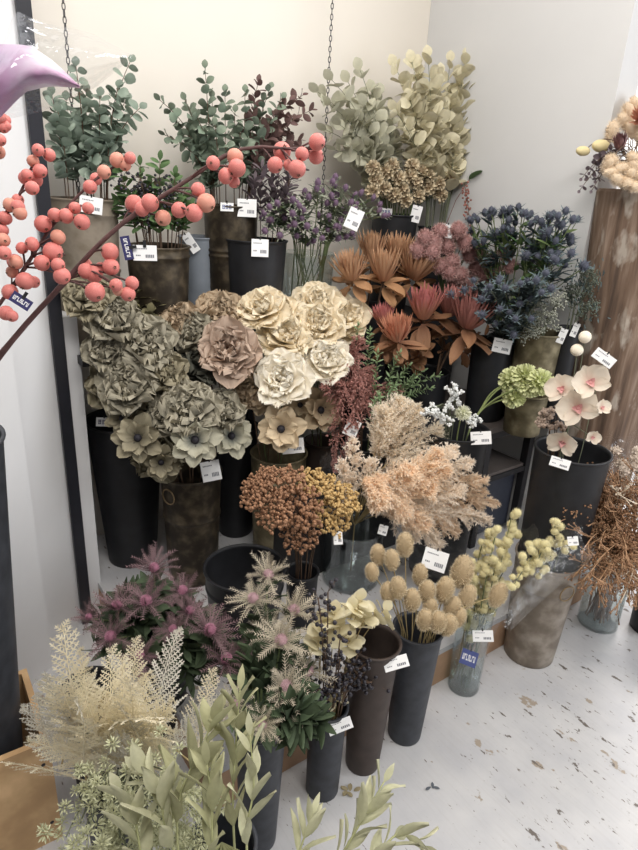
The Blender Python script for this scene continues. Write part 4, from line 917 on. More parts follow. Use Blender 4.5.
for i in range(80):
    f = rnd.random()
    if i < 48: e = A(rnd.uniform(560, 655), 478+abs(rnd.gauss(0, 32)), 1.95+rnd.uniform(-.12, .12)); cz = .10
    else: e = A(rnd.uniform(572, 665), rnd.uniform(545, 600), 1.85+rnd.uniform(-.12, .1)); cz = .14
    if i % 9 == 0: e = A(rnd.uniform(592, 650), rnd.uniform(590, 612), 1.75); cz = .16
    s_ = A(575, 528, 1.95) if i % 3 == 0 else top+rng.normal(0, .03, 3)*np.array([1, 1, .2])
    cr = (top+e)/2+np.array([rnd.uniform(-.05, .05), rnd.uniform(-.04, .04), cz])
    P = np.vstack([[bot+rng.normal(0, .02, 3)*np.array([1, 1, 0])], bez(top+rng.normal(0, .025, 3)*np.array([1, 1, 0]), cr, e, 12)])
    if i in (5, 12, 20, 27): twig('cream white wiry twig crossing through the brown ones', 'cream twigs', P, tww, 8, .05)
    else: twig('wiry rust-brown twig arching over the right-hand glass vase', 'rust-brown twigs', P, tw, 12, .055)
# wrapped pale buds at the far right
bd = mat('pale_dried_bud', (196, 178, 160), (222, 206, 190), isl=.15)
B['bud'] = None
p0 = A(662, 560, 2.15); bucket('bud', 'flower_bucket', 'dark bucket at the right edge under the film-wrapped pale buds', (p0[0]+.02, p0[1], .33), 0, .07, .06, black_metal)
BD = pompon_mesh('bud_head', bd, 40, 8, 'pt', .5, .7)
for i in range(26):
    p_ = A(rnd.uniform(612, 645), rnd.uniform(448, 500), 2.0+rnd.uniform(-.04, .05)); flowerhead('bud', 'dried_bud_flower', 'pale dried bud flower in the film-wrapped bunch at the right edge', 'flower', p_, [('bloom', BD)], px2m(6, p_), stem_straw, group='pale wrapped bud flowers', stem_r=.001)
sleeve('clear cellophane around the pale dried buds at the right edge', A(634, 545, 2.0), A(628, 440, 2.0), .05, .085, 7)

# ------------------------------------------------------------------ feathery thistles front
ft_h = mat('pink_thistle_heart', (160, 124, 132), (200, 164, 168), isl=.1); ft_b = mat('beige_green_bract', (134, 132, 106), (206, 190, 168), isl=.12, noise=.1)
fp_h = mat('magenta_thistle_heart', (138, 76, 104), (184, 124, 146), isl=.1); fp_b = mat('purple_brown_bract', (92, 70, 74), (138, 106, 110), isl=.18, noise=.1)
FT = [feather_thistle('beige_thistle', ft_h, ft_b, s, 24) for s in (1, 2)]; FP = [feather_thistle('purple_thistle', fp_h, fp_b, s, 22) for s in (3, 4)]
th_l = mat('deep_green_thistle_leaf', (54, 70, 48), (74, 90, 62), isl=.3, noise=.12)
rnd.seed(27)
for i, (px, py, r, w, dx, dy, lab) in enumerate([
 (268, 577, 24, 1.12, .1, .8, 'beige feathery thistle standing highest, over the empty black bucket'), (254, 600, 24, 1.16, -.5, .4, 'beige feathery thistle second highest, leaning left over dark leaves'),
 (293, 612, 26, 1.2, .4, .4, 'beige feathery thistle at the upper right beside the pale hydrangea petals'), (268, 632, 20, 1.2, -.3, .2, 'smaller beige thistle in the middle left of its bunch'),
 (281, 642, 28, 1.28, .1, .1, 'largest beige-pink thistle in the middle of the bunch'), (307, 672, 24, 1.3, .6, 0, 'beige thistle pointing right, above the charcoal bucket'),
 (286, 687, 26, 1.34, .1, -.2, 'beige-pink thistle low in the bunch with a bright pink heart'), (289, 710, 20, 1.36, .1, -.5, 'beige thistle lowest at right, facing down near the bucket rim'),
 (263, 725, 20, 1.38, -.2, -.5, 'beige thistle lowest at left, behind the sage leaves'), (235, 705, 18, 1.34, -.6, -.2, 'beige thistle at the far left, between white fern and sage leaves')]):
    p_ = W(px, py, w); flowerhead('f1', 'feathery_thistle', lab, 'flower', p_, [('flower_head', FT[i % 2][0]), ('bract_collar', FT[i % 2][1])], px2m(r, p_)*.98, stem_green, camdir(p_, dx, dy+.7), leaves=(.06, .024, th_l, 10))
for i, (px, py, r, w, dx, dy, lab) in enumerate([
 (154, 570, 20, 1.0, 0, .9, 'purple thistle highest, just under the ring-handled bucket'), (118, 607, 21, .98, -.6, .3, 'purple thistle at the upper left beside the white end panel'), (146, 603, 23, 1.04, -.1, .4, 'purple thistle with bright magenta heart near the top centre'),
 (182, 592, 19, 1.02, .4, .6, 'purple thistle at the upper right of its bunch, before the empty bucket'), (112, 638, 22, 1.04, -.6, 0, 'magenta-hearted thistle lowest left, above the cream ferns'), (209, 632, 25, 1.14, .4, .2, 'large purple thistle at the right, next to the beige bunch'),
 (190, 612, 18, 1.06, .2, .3, 'small purple thistle in the middle of the bunch'), (173, 630, 16, 1.08, 0, 0, 'small purple thistle right of the bunch centre, above the white fern'), (225, 660, 23, 1.18, .5, -.2, 'purple thistle low at right, over the white fern tip'),
 (140, 655, 18, 1.08, -.1, -.3, 'purple thistle lowest in the centre, half behind white fern'), (90, 618, 14, .96, -.8, .1, 'small dark purple thistle at far left by the dark post')]):
    p_ = W(px, py, w); flowerhead('thp', 'feathery_thistle', lab, 'flower', p_, [('flower_head', FP[i % 2][0]), ('bract_collar', FP[i % 2][1])], px2m(r, p_)*1.1, stem_green, camdir(p_, dx, dy+.7), leaves=(.06, .024, th_l, 12))
for px, py, w in [(160, 620, 1.0), (130, 625, 1.0), (185, 650, 1.08), (210, 670, 1.1), (150, 590, .95), (105, 650, 1.0), (150, 640, 1.0), (170, 660, 1.05), (190, 680, 1.1), (120, 640, .98), (230, 650, 1.12), (215, 645, 1.05), (100, 625, .93), (175, 600, .98), (125, 600, .94), (200, 645, 1.05)]:
    leafspray('thp', 'thistle_foliage', 'dark green leafy stem filling in behind the purple thistles', 'foliage', W(px, py, w), th_l, stem_green, .07, .028, 18, 'leafy stems behind the purple thistles', prof='pt', span=(.4, 1), ang=.9, ruf=.003)
for px, py, w in [(262, 620, 1.12), (250, 650, 1.15), (275, 665, 1.2), (295, 650, 1.2), (300, 700, 1.3), (245, 680, 1.2), (300, 735, 1.4), (262, 700, 1.25), (320, 722, 1.42)]:
    leafspray('f1', 'thistle_foliage', 'dark green leafy stem filling in behind the beige thistles', 'foliage', W(px, py, w), th_l, stem_green, .07, .03, 18, 'leafy stems behind the beige thistles', prof='pt', span=(.4, 1), ang=.9, ruf=.003)

# ------------------------------------------------------------------ pale petals and black berries in the charcoal bucket
hp = mat('parchment_petal', (214, 202, 156), (232, 222, 186), isl=.08, noise=.06, trans=.3)
rnd.seed(28)
for px, py in [(322, 620), (340, 628), (352, 608), (365, 618), (350, 640), (335, 612), (384, 610), (318, 640), (332, 700), (360, 600)]:
    leafspray('f2', 'parchment_leaf_sprig', 'sprig of parchment-yellow leaves above the black berries', 'foliage', W(px, py, 1.3), hp, stem_straw, .048, .044, 3, 'parchment sprigs above the black berries', span=(.88, 1), ang=1.1, ruf=.003)
for px, py in [(325, 650), (340, 660), (352, 668), (365, 672), (372, 682), (345, 685), (358, 655), (330, 675), (380, 690), (368, 662), (318, 690), (310, 715), (322, 730), (305, 700), (340, 640), (328, 592), (318, 598)]:
    berrycluster('f2', 'drooping cluster of black oval berries over the charcoal bucket', W(px, py, 1.34), 'black berries over the charcoal bucket', 20, .022, .0048)

# ------------------------------------------------------------------ foreground: ferns, small white-green, sage leaves
B['fern'] = None
pF = Z(95, 900, 0)
bucket('fern', 'flower_bucket', 'bucket below the cream ferns in the left foreground', (-.50, 1.10, .34), 0, .06, .05, grey_metal)
bucket('wht', 'flower_bucket', 'bucket below the starry green sprays in the left foreground', (-.36, .86, .34), 0, .06, .05, grey_metal)
bucket('sage', 'flower_bucket', 'bucket below the sage leaves in the near foreground', (-.13, .74, .36), 0, .06, .05, grey_metal)
fern_c = mat('cream_fern', (240, 228, 194), (250, 242, 218), isl=.05, noise=.05, trans=.2); fern_w = mat('bleached_fern', (212, 206, 190), (230, 226, 214), isl=.06, noise=.05, trans=.2)
def frond_mesh(name, m, seed, curl=.5):
    rnd.seed(seed); g = MB(); N_ = 17
    ys = np.linspace(0, 1, N_); path = np.stack([.05*np.sin(ys*2.5+seed), -curl*.30*ys**2, ys-.08*curl*ys**2], 1)
    tube(g, path, np.linspace(.009, .002, N_), 4)
    for i in range(2, N_):
        f = i/N_; Lp = (.03+.30*(1-f)**.85)*rnd.uniform(.75, 1.15)*(1 if f > .15 else .75)
        tn = unit(path[i]-path[i-1])
        for sg in (-1, 1):
            d_ = unit(np.array([sg, rnd.uniform(-.35, .35), 0])+tn*rnd.uniform(.7, 1.05)); nrm = unit(np.cross(tn, d_))*sg; q = path[i]+tn*(.03 if sg > 0 else 0)
            k_ = max(4, int(Lp/.021)); c_ = bez(q, q+d_*Lp*.5, q+d_*Lp+tn*Lp*.22-nrm*Lp*.2*rnd.random(), k_)
            for a in range(k_-1):
                t_ = unit(c_[a+1]-c_[a]); s_ = unit(np.cross(t_, nrm)); g.add([c_[a]-s_*.006, c_[a]+s_*.006, c_[a+1]+s_*.005, c_[a+1]-s_*.005], [(0, 1, 2, 3)], a/k_)
                for s2 in (-1, 1):
                    lp = .034*(1-.7*(a/k_)**1.3)*rnd.uniform(.8, 1.15); e_ = c_[a]+(s_*s2+t_*.75+nrm*rnd.uniform(-.3, .3))*lp; wv = t_*.0066; md = (c_[a]+e_)/2
                    g.add([c_[a]-wv*.8, md-wv, e_, md+wv, c_[a]+wv*.8], [(0, 1, 2, 3, 4)], a/k_)
    return g.mesh(name, m)
FR = {'c': [frond_mesh('fern_frond', fern_c, s, c) for s, c in ((1, .3), (2, .6), (4, .1))], 'w': [frond_mesh('fern_frond', fern_w, 3, .25)]}
rnd.seed(29)
def fern(bx_, by_, tx, ty, d0, d1, k, lab, group=None, spin=0):
    a = A(bx_, by_, d0); e = A(tx, ty, d1); b_ = B['fern']; L_ = np.linalg.norm(e-a)
    rim = np.array([*b_['c'][:2], b_['top']]); P0_ = np.array([*b_['c'][:2], .03]); P = np.vstack([[P0_], bez(rim, (rim+a)/2+np.array([0, 0, .02]), a, 5)])
    o = empty('fern_frond', P0_, lab, 'fern', group); g = MB(); tube(g, P-P0_, .0018, 4); g.build('stem', stem_straw, o)
    ax = unit(e-a); yv = unit(Fv+ax*-(Fv@ax)); xv = np.cross(yv, ax); c, s = math.cos(spin), math.sin(spin)
    Mx = MX(a-P0_, (xv*c+yv*s)*L_, (-xv*s+yv*c)*L_, ax*L_); link('fern_leaf', FR[k][rnd.randrange(len(FR[k]))], o, Matrix(Mx.tolist()))
for q in [
 (95, 745, 62, 628, 1.28, 1.2, 'c', 'cream fern frond reaching highest left, beside the dark post', .3), (110, 760, 50, 675, 1.22, 1.12, 'c', 'cream fern frond stretching far left at mid height', -.4), (150, 750, 182, 632, 1.25, 1.3, 'w', 'bleached white fern frond upright before the purple thistles', .1),
 (90, 770, 28, 702, 1.25, 1.2, 'w', 'bleached lacy frond low at left, touching the wooden crate', .2), (165, 760, 228, 690, 1.2, 1.2, 'w', 'bleached fern frond arching right towards the sage leaves', .3), (120, 740, 110, 650, 1.2, 1.15, 'c', 'cream fern frond upright in the centre of the ferns', .5),
 (115, 750, 180, 718, 1.15, 1.05, 'c', 'cream fern frond curving right across the others', .5), (100, 760, 80, 660, 1.18, 1.1, 'c', 'cream fern frond behind the centre, pointing up left', .7)]:
    fern(*q[:8], spin=q[8])
for i in range(30):
    a_ = rnd.uniform(-1.3, 1.2); L_ = rnd.uniform(55, 95); bx_ = rnd.uniform(75, 165); by_ = rnd.uniform(735, 785); fern(bx_, by_, bx_+L_*math.sin(a_), by_-L_*math.cos(a_), 1.2, rnd.uniform(1.0, 1.2), 'c' if i % 5 else 'w', 'cream fern frond in the dense middle of the foreground ferns', 'cream fern fronds in the middle', spin=rnd.uniform(-.8, .8))
for q in [(200, 770, 212, 672, 1.22, 1.22, 'c', 'cream fern frond upright between the white frond and the sage leaves'), (60, 770, 42, 690, 1.2, 1.15, 'w', 'bleached fern frond leaning over the corner of the crate'), (140, 720, 135, 640, 1.24, 1.2, 'c', 'cream fern frond with its tip under the magenta thistle'), (80, 720, 88, 645, 1.2, 1.15, 'c', 'slim cream fern frond just right of the highest one')]:
    fern(*q, spin=rnd.uniform(-.4, .4))
stg = mat('pale_sage_star', (176, 176, 134), (206, 208, 170), isl=.12, noise=.08, trans=.2)
STM = pompon_mesh('star_head', stg, 26, 12, 'pt', .22, .15)
rnd.seed(30)
for i in range(48):
    px, py = rnd.uniform(64, 205), rnd.uniform(775, 900); dz = 1.0+rnd.uniform(-.05, .08); tip = A(px, py, dz)
    b_ = B['wht']; P = stempath('wht', tip, None, 12); o = empty('star_spray', P[0], 'pale green starry spray filling the lower left foreground', 'foliage', 'pale starry sprays'); g = MB(); tube(g, P-P[0], .0014, 4); g.build('stem', stem_grey, o); lf = MB()
    for k in range(7):
        q = P[-1]-P[0]+rng.normal(0, .02, 3)*np.array([1, 1, 1.6]); Mx = frame(q, rng.normal(0, .5, 3)+np.array([0, 0, 1]), spin=rnd.random()*6); Mx[:3, :3] *= .013*rnd.uniform(.8, 1.3); link('star_head', STM, o, Matrix(Mx.tolist()))
sg = mat('sage_green_leaf', (150, 150, 108), (174, 172, 130), isl=.14, noise=.1, trans=.25, nscale=90)
sg2 = mat('light_sage_leaf', (172, 172, 134), (192, 190, 156), isl=.12, noise=.1, trans=.25, nscale=90)
rnd.seed(31)
def sage(path, lab, cnt, L_=.06, Wd=.02, m=sg, a0=.02):
    b_ = B['sage']; P = np.array([A(*q) for q in path]); t = np.linspace(0, 1, len(P)); Q = np.stack([np.interp(np.linspace(0, 1, 14), t, P[:, a]) for a in range(3)], 1)
    for _ in range(2): Q[1:-1] = .25*Q[:-2]+.5*Q[1:-1]+.25*Q[2:]
    rim = np.array([*b_['c'][:2], b_['top']]); Q = np.vstack([[[*b_['c'][:2], .03]], bez(rim, (rim+Q[0])/2, Q[0], 4), Q[1:]])
    leafspray(Q, 'sage_leaf_branch', lab, 'foliage', None, m, mat('sage_stem', (150, 152, 104)), L_, Wd, cnt, prof='lance', span=(a0+.35, .98), ang=.55, bend=.3, pair=True, stem_r=.0022, ruf=.003, cupv=.3)
sage([(236, 880, .82), (232, 800, .84), (236, 740, .86), (240, 690, .88)], 'tall sage branch nearest the grey bucket, its tip before the beige thistles', 8, .06, .019)
sage([(180, 880, .8), (175, 800, .82), (205, 740, .84), (215, 715, .86)], 'sage branch with broad leaves left of the tallest one', 6, .065, .026, sg)
sage([(190, 890, .8), (165, 830, .8), (160, 790, .82), (140, 770, .84)], 'pale sage branch leaning left over the starry sprays', 6, .06, .026, sg2)
sage([(215, 890, .78), (212, 840, .78), (212, 800, .8), (207, 765, .8)], 'sage branch in the centre of the near foreground', 5, .055, .02)
sage([(250, 890, .78), (245, 830, .8), (255, 790, .82), (250, 735, .84)], 'sage branch with drooping leaves over the grey bucket', 5, .05, .018, sg2)
sage([(150, 900, .8), (140, 850, .8), (135, 815, .82), (120, 790, .84)], 'lowest sage branch at the left, among starry sprays', 5, .055, .024, sg2)
sage([(310, 900, .8), (345, 850, .82), (365, 815, .84), (384, 782, .86)], 'sage branch rising at the bottom edge over the white floor', 7, .05, .018, sg2)
sage([(340, 900, .78), (380, 850, .8), (400, 830, .82), (425, 846, .82)], 'sage branch spreading right at the bottom edge', 5, .05, .018, sg2)
sage([(280, 900, .8), (300, 850, .82), (312, 815, .84)], 'short upright sage branch at the bottom edge', 4, .05, .016, sg2)

# ------------------------------------------------------------------ wooden crate with dark tall vase
crw = mat('honey_pine', (186, 146, 94), rough=.5, noise=.2, nscale=9, c3=(204, 166, 114), isl=.05)
ca = np.array([-.545, .98, 0]); du = unit([-.082, -.058, 0]); dv = unit([-.163, .168, 0]); dv = unit(dv-du*(dv@du))
Mx = MX(ca, du, dv, (0, 0, 1))
cr = empty('wooden_crate', ca, 'honey-coloured pine crate in the lower left corner', 'crate')
def crb(nm, *b):
    V, F_ = box_vf(*b); Mr = MX((0, 0, 0), du, dv, (0, 0, 1)); g = MB(); g.add(V, F_, None, 0, Mr); return g.build(nm, crw, cr, False)
crb('front_panel', 0, .30, 0, .014, 0, .30); crb('side_panel', 0, .014, .014, .25, 0, .30); crb('side_panel', .286, .30, .014, .25, 0, .30); crb('back_panel', 0.014, .286, .236, .25, 0, .30); crb('bottom_panel', .014, .286, .014, .236, .0, .012)
for z in (.06, .24):
    g = MB(); Mr = MX(du*.018+np.array([0, 0, z]), du, np.array([0, 0, 1.]), -dv); lathe(g, [(0, .001), (.004, .001), (.0045, 0)], 12, M=Mr); g.build('screw', navy_m, cr)
pv = ca+du*.125+dv*.125; bucket('cyl', 'tall_vase', 'tall charcoal vase standing in the pine crate at the left edge', (pv[0], pv[1], .98), .012, .135, .07, grey_metal, cat='vase')

# ------------------------------------------------------------------ berry branches in the foreground
bm = [mat('coral_berry', (198, 98, 94), (212, 124, 112), rough=.5, isl=.12, noise=.1, nscale=45, c3=(214, 132, 116), sat=.92), mat('orange_berry', (206, 128, 108), rough=.5, isl=.12, noise=.1, nscale=45, c3=(204, 148, 124), sat=.92)]
def berry_mesh(m, seed):
    rnd.seed(seed); g = MB(); sphere(g, (0, 0, 0), 1, 16, 12, (1, 1, .94))
    for i in range(5): petal(g, .3, .16, .9, .2, 2*PI*i/5, prof='pt', nu=3, nv=3, z0=.9, mi=1)
    return g.mesh('berry', [m, stem_brown])
BM = [berry_mesh(bm[0], 1), berry_mesh(bm[0], 2), berry_mesh(bm[1], 3)]
brk = mat('dark_red_brown_bark', (88, 58, 56), noise=.25, nscale=80, bump=.4)
DB = .78
def berrybranch(lab, path, berries, rad, dep=DB):
    P = np.array([A(*q, dep) for q in path]); j_ = rng.normal(0, .012, 3)*np.array([1, 1, 0]); P = np.vstack([[pv+j_+np.array([0, 0, .05])], [pv+j_*2+np.array([0, 0, .96])], P]); o = empty('berry_branch', P[0], lab, 'branch'); g = MB()
    L_ = np.linspace(0, 1, len(P)); Q = np.stack([np.interp(np.linspace(0, 1, 26), L_, P[:, a]) for a in range(3)], 1)
    for _ in range(2): Q[1:-1] = .25*Q[:-2]+.5*Q[1:-1]+.25*Q[2:]
    r = np.linspace(rad, rad*.45, len(Q)); r[::5] *= 1.25; tube(g, Q-Q[0], r, 7)
    bs = []
    for px, py, rp in berries:
        d_ = dep+rnd.uniform(-.022, .012); p_ = A(px, py, d_); k = int(np.argmin(np.linalg.norm(Q-p_, axis=1))); k = max(0, k-1)
        tube(g, bez(Q[k]-Q[0], (Q[k]+p_)/2-Q[0]+Uv*.005, p_-Q[0], 5), .0013, 4); bs.append((p_, rp*d_/FPX))
    g.build('stem', brk, o)
    for p_, r_ in bs:
        Mx = frame(p_-Q[0], camdir(p_, rnd.uniform(-2, 2), rnd.uniform(-2, .5)), spin=rnd.random()*6); Mx[:3, :3] *= r_; link('berry', BM[rnd.choice([0, 0, 1, 1, 2])], o, Matrix(Mx.tolist()))
rnd.seed(33)
berrybranch('long coral berry branch sweeping up to the right across the bouquets', [(-25, 385), (0, 356), (30, 318), (52, 297), (75, 270), (97, 245), (125, 220), (155, 200), (190, 180), (215, 160), (250, 140), (285, 152), (316, 148)],
 [(110, 252, 9), (111, 267, 8.5), (94, 274, 9), (116, 285, 6.5), (86, 271, 8), (86, 264, 6), (101, 268, 6), (95, 292, 10), (128, 294, 7.5), (132, 283, 7), (118, 290, 6), (134, 204, 9), (142, 209, 7.5), (150, 203, 9), (163, 218, 8), (179, 210, 8), (194, 213, 9), (206, 203, 9.5), (198, 190, 7.5), (213, 163, 7), (226, 176, 8), (235, 157, 8.5), (237, 168, 9), (234, 182, 6), (282, 151, 9), (275, 165, 8), (289, 165, 6), (297, 169, 9), (302, 154, 7), (316, 156, 8), (317, 142, 8.5)], .0042)
berrybranch('upper coral berry branch ending beside the eucalyptus at left', [(-20, 330), (10, 290), (25, 268), (42, 240), (60, 215), (80, 193), (100, 175), (120, 163), (133, 158)],
 [(43, 224, 8.5), (55, 215, 7), (66, 216, 7.5), (58, 237, 7.5), (65, 255, 0.1), (53, 252, 10), (42, 263, 8), (58, 265, 7), (62, 276, 8.5), (82, 222, 8), (66, 216, 7), (90, 187, 7), (104, 172, 7), (96, 179, 6), (117, 160, 7.5), (130, 158, 6), (125, 165, 6), (75, 208, 6), (88, 208, 6), (32, 244, 7), (22, 248, 6), (15, 262, 8), (25, 281, 9), (12, 272, 6), (34, 282, 6), (16, 262, 7), (10, 292, 8), (6, 313, 7.5), (12, 316, 6)], .0028, DB-.03)
berrybranch('short coral berry spray at the left edge beside the dark post', [(-20, 240), (5, 215), (20, 195), (30, 170), (38, 155), (45, 150)],
 [(38, 150, 6), (49, 155, 6.5), (33, 161, 6), (40, 171, 7), (25, 178, 6.5), (35, 180, 7.5), (32, 188, 7), (10, 205, 7), (18, 207, 7), (20, 213, 7), (5, 218, 7), (2, 230, 6.5), (3, 240, 7), (4, 253, 7), (27, 175, 6), (18, 200, 6)], .0022, DB-.05)
berrybranch('cut-off coral berry spray at the very left edge below the purple petal', [(-25, 190), (-8, 150), (0, 130)], [(3, 127, 6), (6, 120, 5), (0, 140, 6), (-2, 152, 7), (6, 126, 5), (0, 117, 6)], .0022, DB-.05)
# tags hanging from the berry branches
def tagcard(lab, p, right, up_, w_, h_, lines=3, base=white_card, ink=grey_ink, name='price_tag', glyph=False, string=True, cat='tag', wires=None):
    right = unit(right); up_ = unit(np.array(up_)-right*(np.array(up_)@right)); nn_ = np.cross(right, up_); Mx = MX((0, 0, 0), right, up_, nn_); g = MB()
    V, F_ = box_vf(-w_/2, w_/2, -h_/2, h_/2, -.0006, .0006); g.add(V, F_, None, 0, Mx)
    def mark(x0, x1, y0, y1): V, F_ = box_vf(x0*w_, x1*w_, y0*h_, y1*h_, .0006, .0009); g.add(V, F_, None, 1, Mx)
    if glyph:
        for i in range(3):
            x = -.36+.25*i
            mark(x, x+.2, .16, .24); mark(x, x+.2, -.02, .05); mark(x, x+.2, -.24, -.17); mark(x+.02, x+.07, -.2, .22); mark(x+.13, x+.18, -.2, .22)
    elif lines == 1:
        for i in range(7):
            x = -.40+.115*i; mark(x, x+.03, -.2, .2)
            if i % 2: mark(x, x+.09, .1, .2)
            else: mark(x, x+.09, -.2, -.1)
            if i % 3 == 0: mark(x+.06, x+.09, -.2, .2)
    else:
        x = -.38
        while x < .1: mark(x, x+.05, .24, .30); x += .07
        for xx in (-.38, -.31, -.24): mark(xx, xx+.05, -.2, -.12)
        for i in range(5): mark(.02+.075*i, .075+.075*i, -.3, -.1)
    g.add(*box_vf(-.002, .002, h_/2-.003, h_/2+.006, -.001, .0012), None, 2, Mx)
    o = g.build(name, [base, ink, black_metal], None, False); o.location = Vector(p); return tag(o, lab, cat)
def ptag(lab, p, px_w, px_h, ang=0, yaw=0, **kw):
    c, s = math.cos(math.radians(ang)), math.sin(math.radians(ang)); hz = unit(np.cross(Fv, [0, 0, 1.])); fwd = unit(np.array([0, 0, H])-p); hz = unit(np.cross([0, 0, 1.], fwd)); upv = np.cross(fwd, hz)
    r_ = hz*c+upv*s; u_ = -hz*s+upv*c; return tagcard(lab, p, r_, u_, px2m(px_w, p), px2m(px_h, p), **kw)
def rimtag(bk, lab, px, py, w_, h_, ang=0, extra=.010, **kw):
    """a card hanging outside a bucket wall: slide along the ray to just in front of the bucket"""
    b = B[bk]; d = ray(px, py); best = None
    R_ = b['rt']+extra; ox, oy = O[:2]-b['c'][:2]; a_ = d[0]**2+d[1]**2; bb_ = 2*(ox*d[0]+oy*d[1]); cc_ = ox*ox+oy*oy-R_*R_; ds = bb_*bb_-4*a_*cc_
    t = (-bb_-math.sqrt(ds))/(2*a_) if ds > 0 else -bb_/(2*a_)-R_/math.sqrt(a_)*.3
    return ptag(lab, O+d*t, w_, h_, ang, **kw)
p_ = A(127, 248, DB-.01); ptag('narrow navy tag with white lettering hanging on the berry branch', p_, 23, 9, -80, base=navy_card, ink=white_card, lines=1)
ptag('white price tag beside the navy one on the berry branch', A(145, 253, DB-.0), 23, 15, 0)
ptag('small navy tag with white lettering dangling at the left edge', A(21, 301, DB-.04), 20, 11, -38, base=navy_card, ink=white_card, lines=1)
rimtag('tan', 'white tag on the tan tin bucket behind the berries', 91, 205, 22, 16, -8)
rimtag('blub', 'white tag turned sideways on the bronze bucket, hanging at its right', 191, 243, 9, 20, 35)
rimtag('bro2', 'white price tag on the bronze bucket, right of the blue sticker', 247, 208, 19, 17, 0)
rimtag('bro2', 'white sticker with blue marks on the bronze bucket rim', 227, 207, 13, 8, 0, extra=.002, glyph=True, ink=blue_ink, name='sticker')
rimtag('blk1', 'white price tag on the smooth black bucket of the shelf', 260, 248, 17, 17, 0)
ptag('tilted white price tag among the purple globe thistles', W(354, 219, .46), 15, 20, -20)
rimtag('blk2', 'white sticker with blue marks under the tan seed heads', 386, 212, 12, 7, 0, extra=.002, glyph=True, ink=blue_ink, name='sticker')
rimtag('blk2', 'white price tag on the right of the seed head bucket', 416, 214, 10, 16, -10)
rimtag('blk3', 'white price tag on the short black bucket by the corner', 447, 231, 12, 13, -5)
rimtag('blkL', 'white sticker with dark marks on the tall black bucket at left', 104, 422, 15, 9, -6, extra=.002, glyph=True, ink=navy_card, name='sticker')
rimtag('brnL', 'white price tag on the ring-handled bronze bucket', 211, 471, 19, 20, 10)
rimtag('znM', 'white price tag under the black-centred beige anemone', 293, 446, 22, 15, 8)
ptag('white price tag half hidden behind the rust-red plumes', W(352, 428, .7), 14, 17, -20)
rimtag('blkR', 'white price tag on the black bucket right of the proteas', 502, 346, 18, 14, -5)
rimtag('znR', 'white tag hanging edge-on at the right of the ringed zinc bucket', 562, 336, 7, 15, -12)
rimtag('blkN', 'white tag turned edge-on nearest the wooden column', 575, 330, 6, 14, -12)
rimtag('lime', 'white price tag on the wide black bucket of lime blooms', 481, 438, 20, 13, 12)
rimtag('blkO', 'white price tag on the rim of the orchid bucket', 560, 463, 19, 10, -6)
ptag('white price tag hanging among the cream ball flowers before the column', S(604, 358, -.5), 22, 11, -28)
ptag('white price tag inside the milky cellophane wrap', W(435, 560, 1.16), 24, 20, -8)
rimtag('f2', 'white price tag on the short charcoal bucket', 340, 726, 25, 11, 26)
rimtag('f3', 'white price tag on the tall slim brown bucket', 396, 663, 25, 12, 25)
rimtag('f5', 'white price tag at the top of the clear floor vase', 483, 636, 20, 11, 15)
o = rimtag('f5', 'blue label with pale lettering on the clear floor vase', 469, 658, 16, 15, -6, base=mat('blue_card', (62, 76, 140), noise=.05), ink=white_card, lines=1, name='vase_label')
ptag('small white tag on the film over the large zinc bucket', W(573, 541, 1.44), 10, 9, 20)
ptag('white tag hanging below the golden yarrow over the glass vase', W(338, 538, 1.04), 9, 13, 8)
ptag('small white tag hanging beneath the peach plumes', W(383, 530, 1.0), 9, 10, -10)

# ------------------------------------------------------------------ purple petal and cellophane at the top left
pp = mat('violet_tulle_petal', (120, 84, 150), (240, 232, 240), isl=.0, noise=.1, nscale=14, trans=.35, tpos=(.1, .75), c3=(188, 132, 178))
rnd.seed(40)
def polysheet(mb, top, bot, dep, th=.0, nv=14, bulge=.03, mi=0):
    t = np.linspace(0, 1, nv); T_ = np.array(top, float); B_ = np.array(bot, float)
    a = np.stack([np.interp(t, np.linspace(0, 1, len(T_)), T_[:, i]) for i in (0, 1)], 1); b = np.stack([np.interp(t, np.linspace(0, 1, len(B_)), B_[:, i]) for i in (0, 1)], 1)
    V = []; k = 7
    for i in range(nv):
        for j in range(k):
            f = j/(k-1); q = a[i]*(1-f)+b[i]*f; V.append(A(q[0], q[1], dep-bulge*math.sin(PI*f)+.006*math.sin(7*f+9*t[i])))
    F_ = [(i*k+j, i*k+j+1, (i+1)*k+j+1, (i+1)*k+j) for i in range(nv-1) for j in range(k-1)]; mb.add(np.array(V), F_, np.repeat(t, k), mi)
g = MB(); polysheet(g, [(-60, 60), (-20, 45), (5, 44), (30, 45), (55, 62), (78, 84)], [(-60, 190), (-20, 140), (0, 118), (25, 92), (50, 86), (80, 88)], .5)
o = build_at(g, 'wrapped_flower', pp, A(-10, 100, .5)); vf = o; tag(o, 'violet and white tulle flower petal at the top left corner', 'flower')
k_ = MB(); org = A(-10, 100, .5); tube(k_, bez(A(-50, 110, .5)-org, A(-120, 200, .6)-org, pv+np.array([-.05, .02, .9])-org, 10), .004, 6); tube(k_, [pv+np.array([-.05, .02, .9])-org, pv+np.array([0, 0, .05])-org], .004, 6); k_.build('stem', stem_green, vf)
m_ = o.modifiers.new('thickness', 'SOLIDIFY'); m_.thickness = .0012
g = MB(); polysheet(g, [(-40, 60), (0, 50), (15, 10), (40, 22), (90, 32), (133, 55)], [(-40, 150), (5, 120), (40, 112), (70, 100), (95, 88), (130, 60)], .48, bulge=.05, nv=22)
o = build_at(g, 'cellophane_sheet', foilmat('bright_cellophane', (230, 235, 245), .08, .15), A(-10, 100, .48)); tag(o, 'clear cellophane fanning out around the violet petal at top left', 'wrapping')

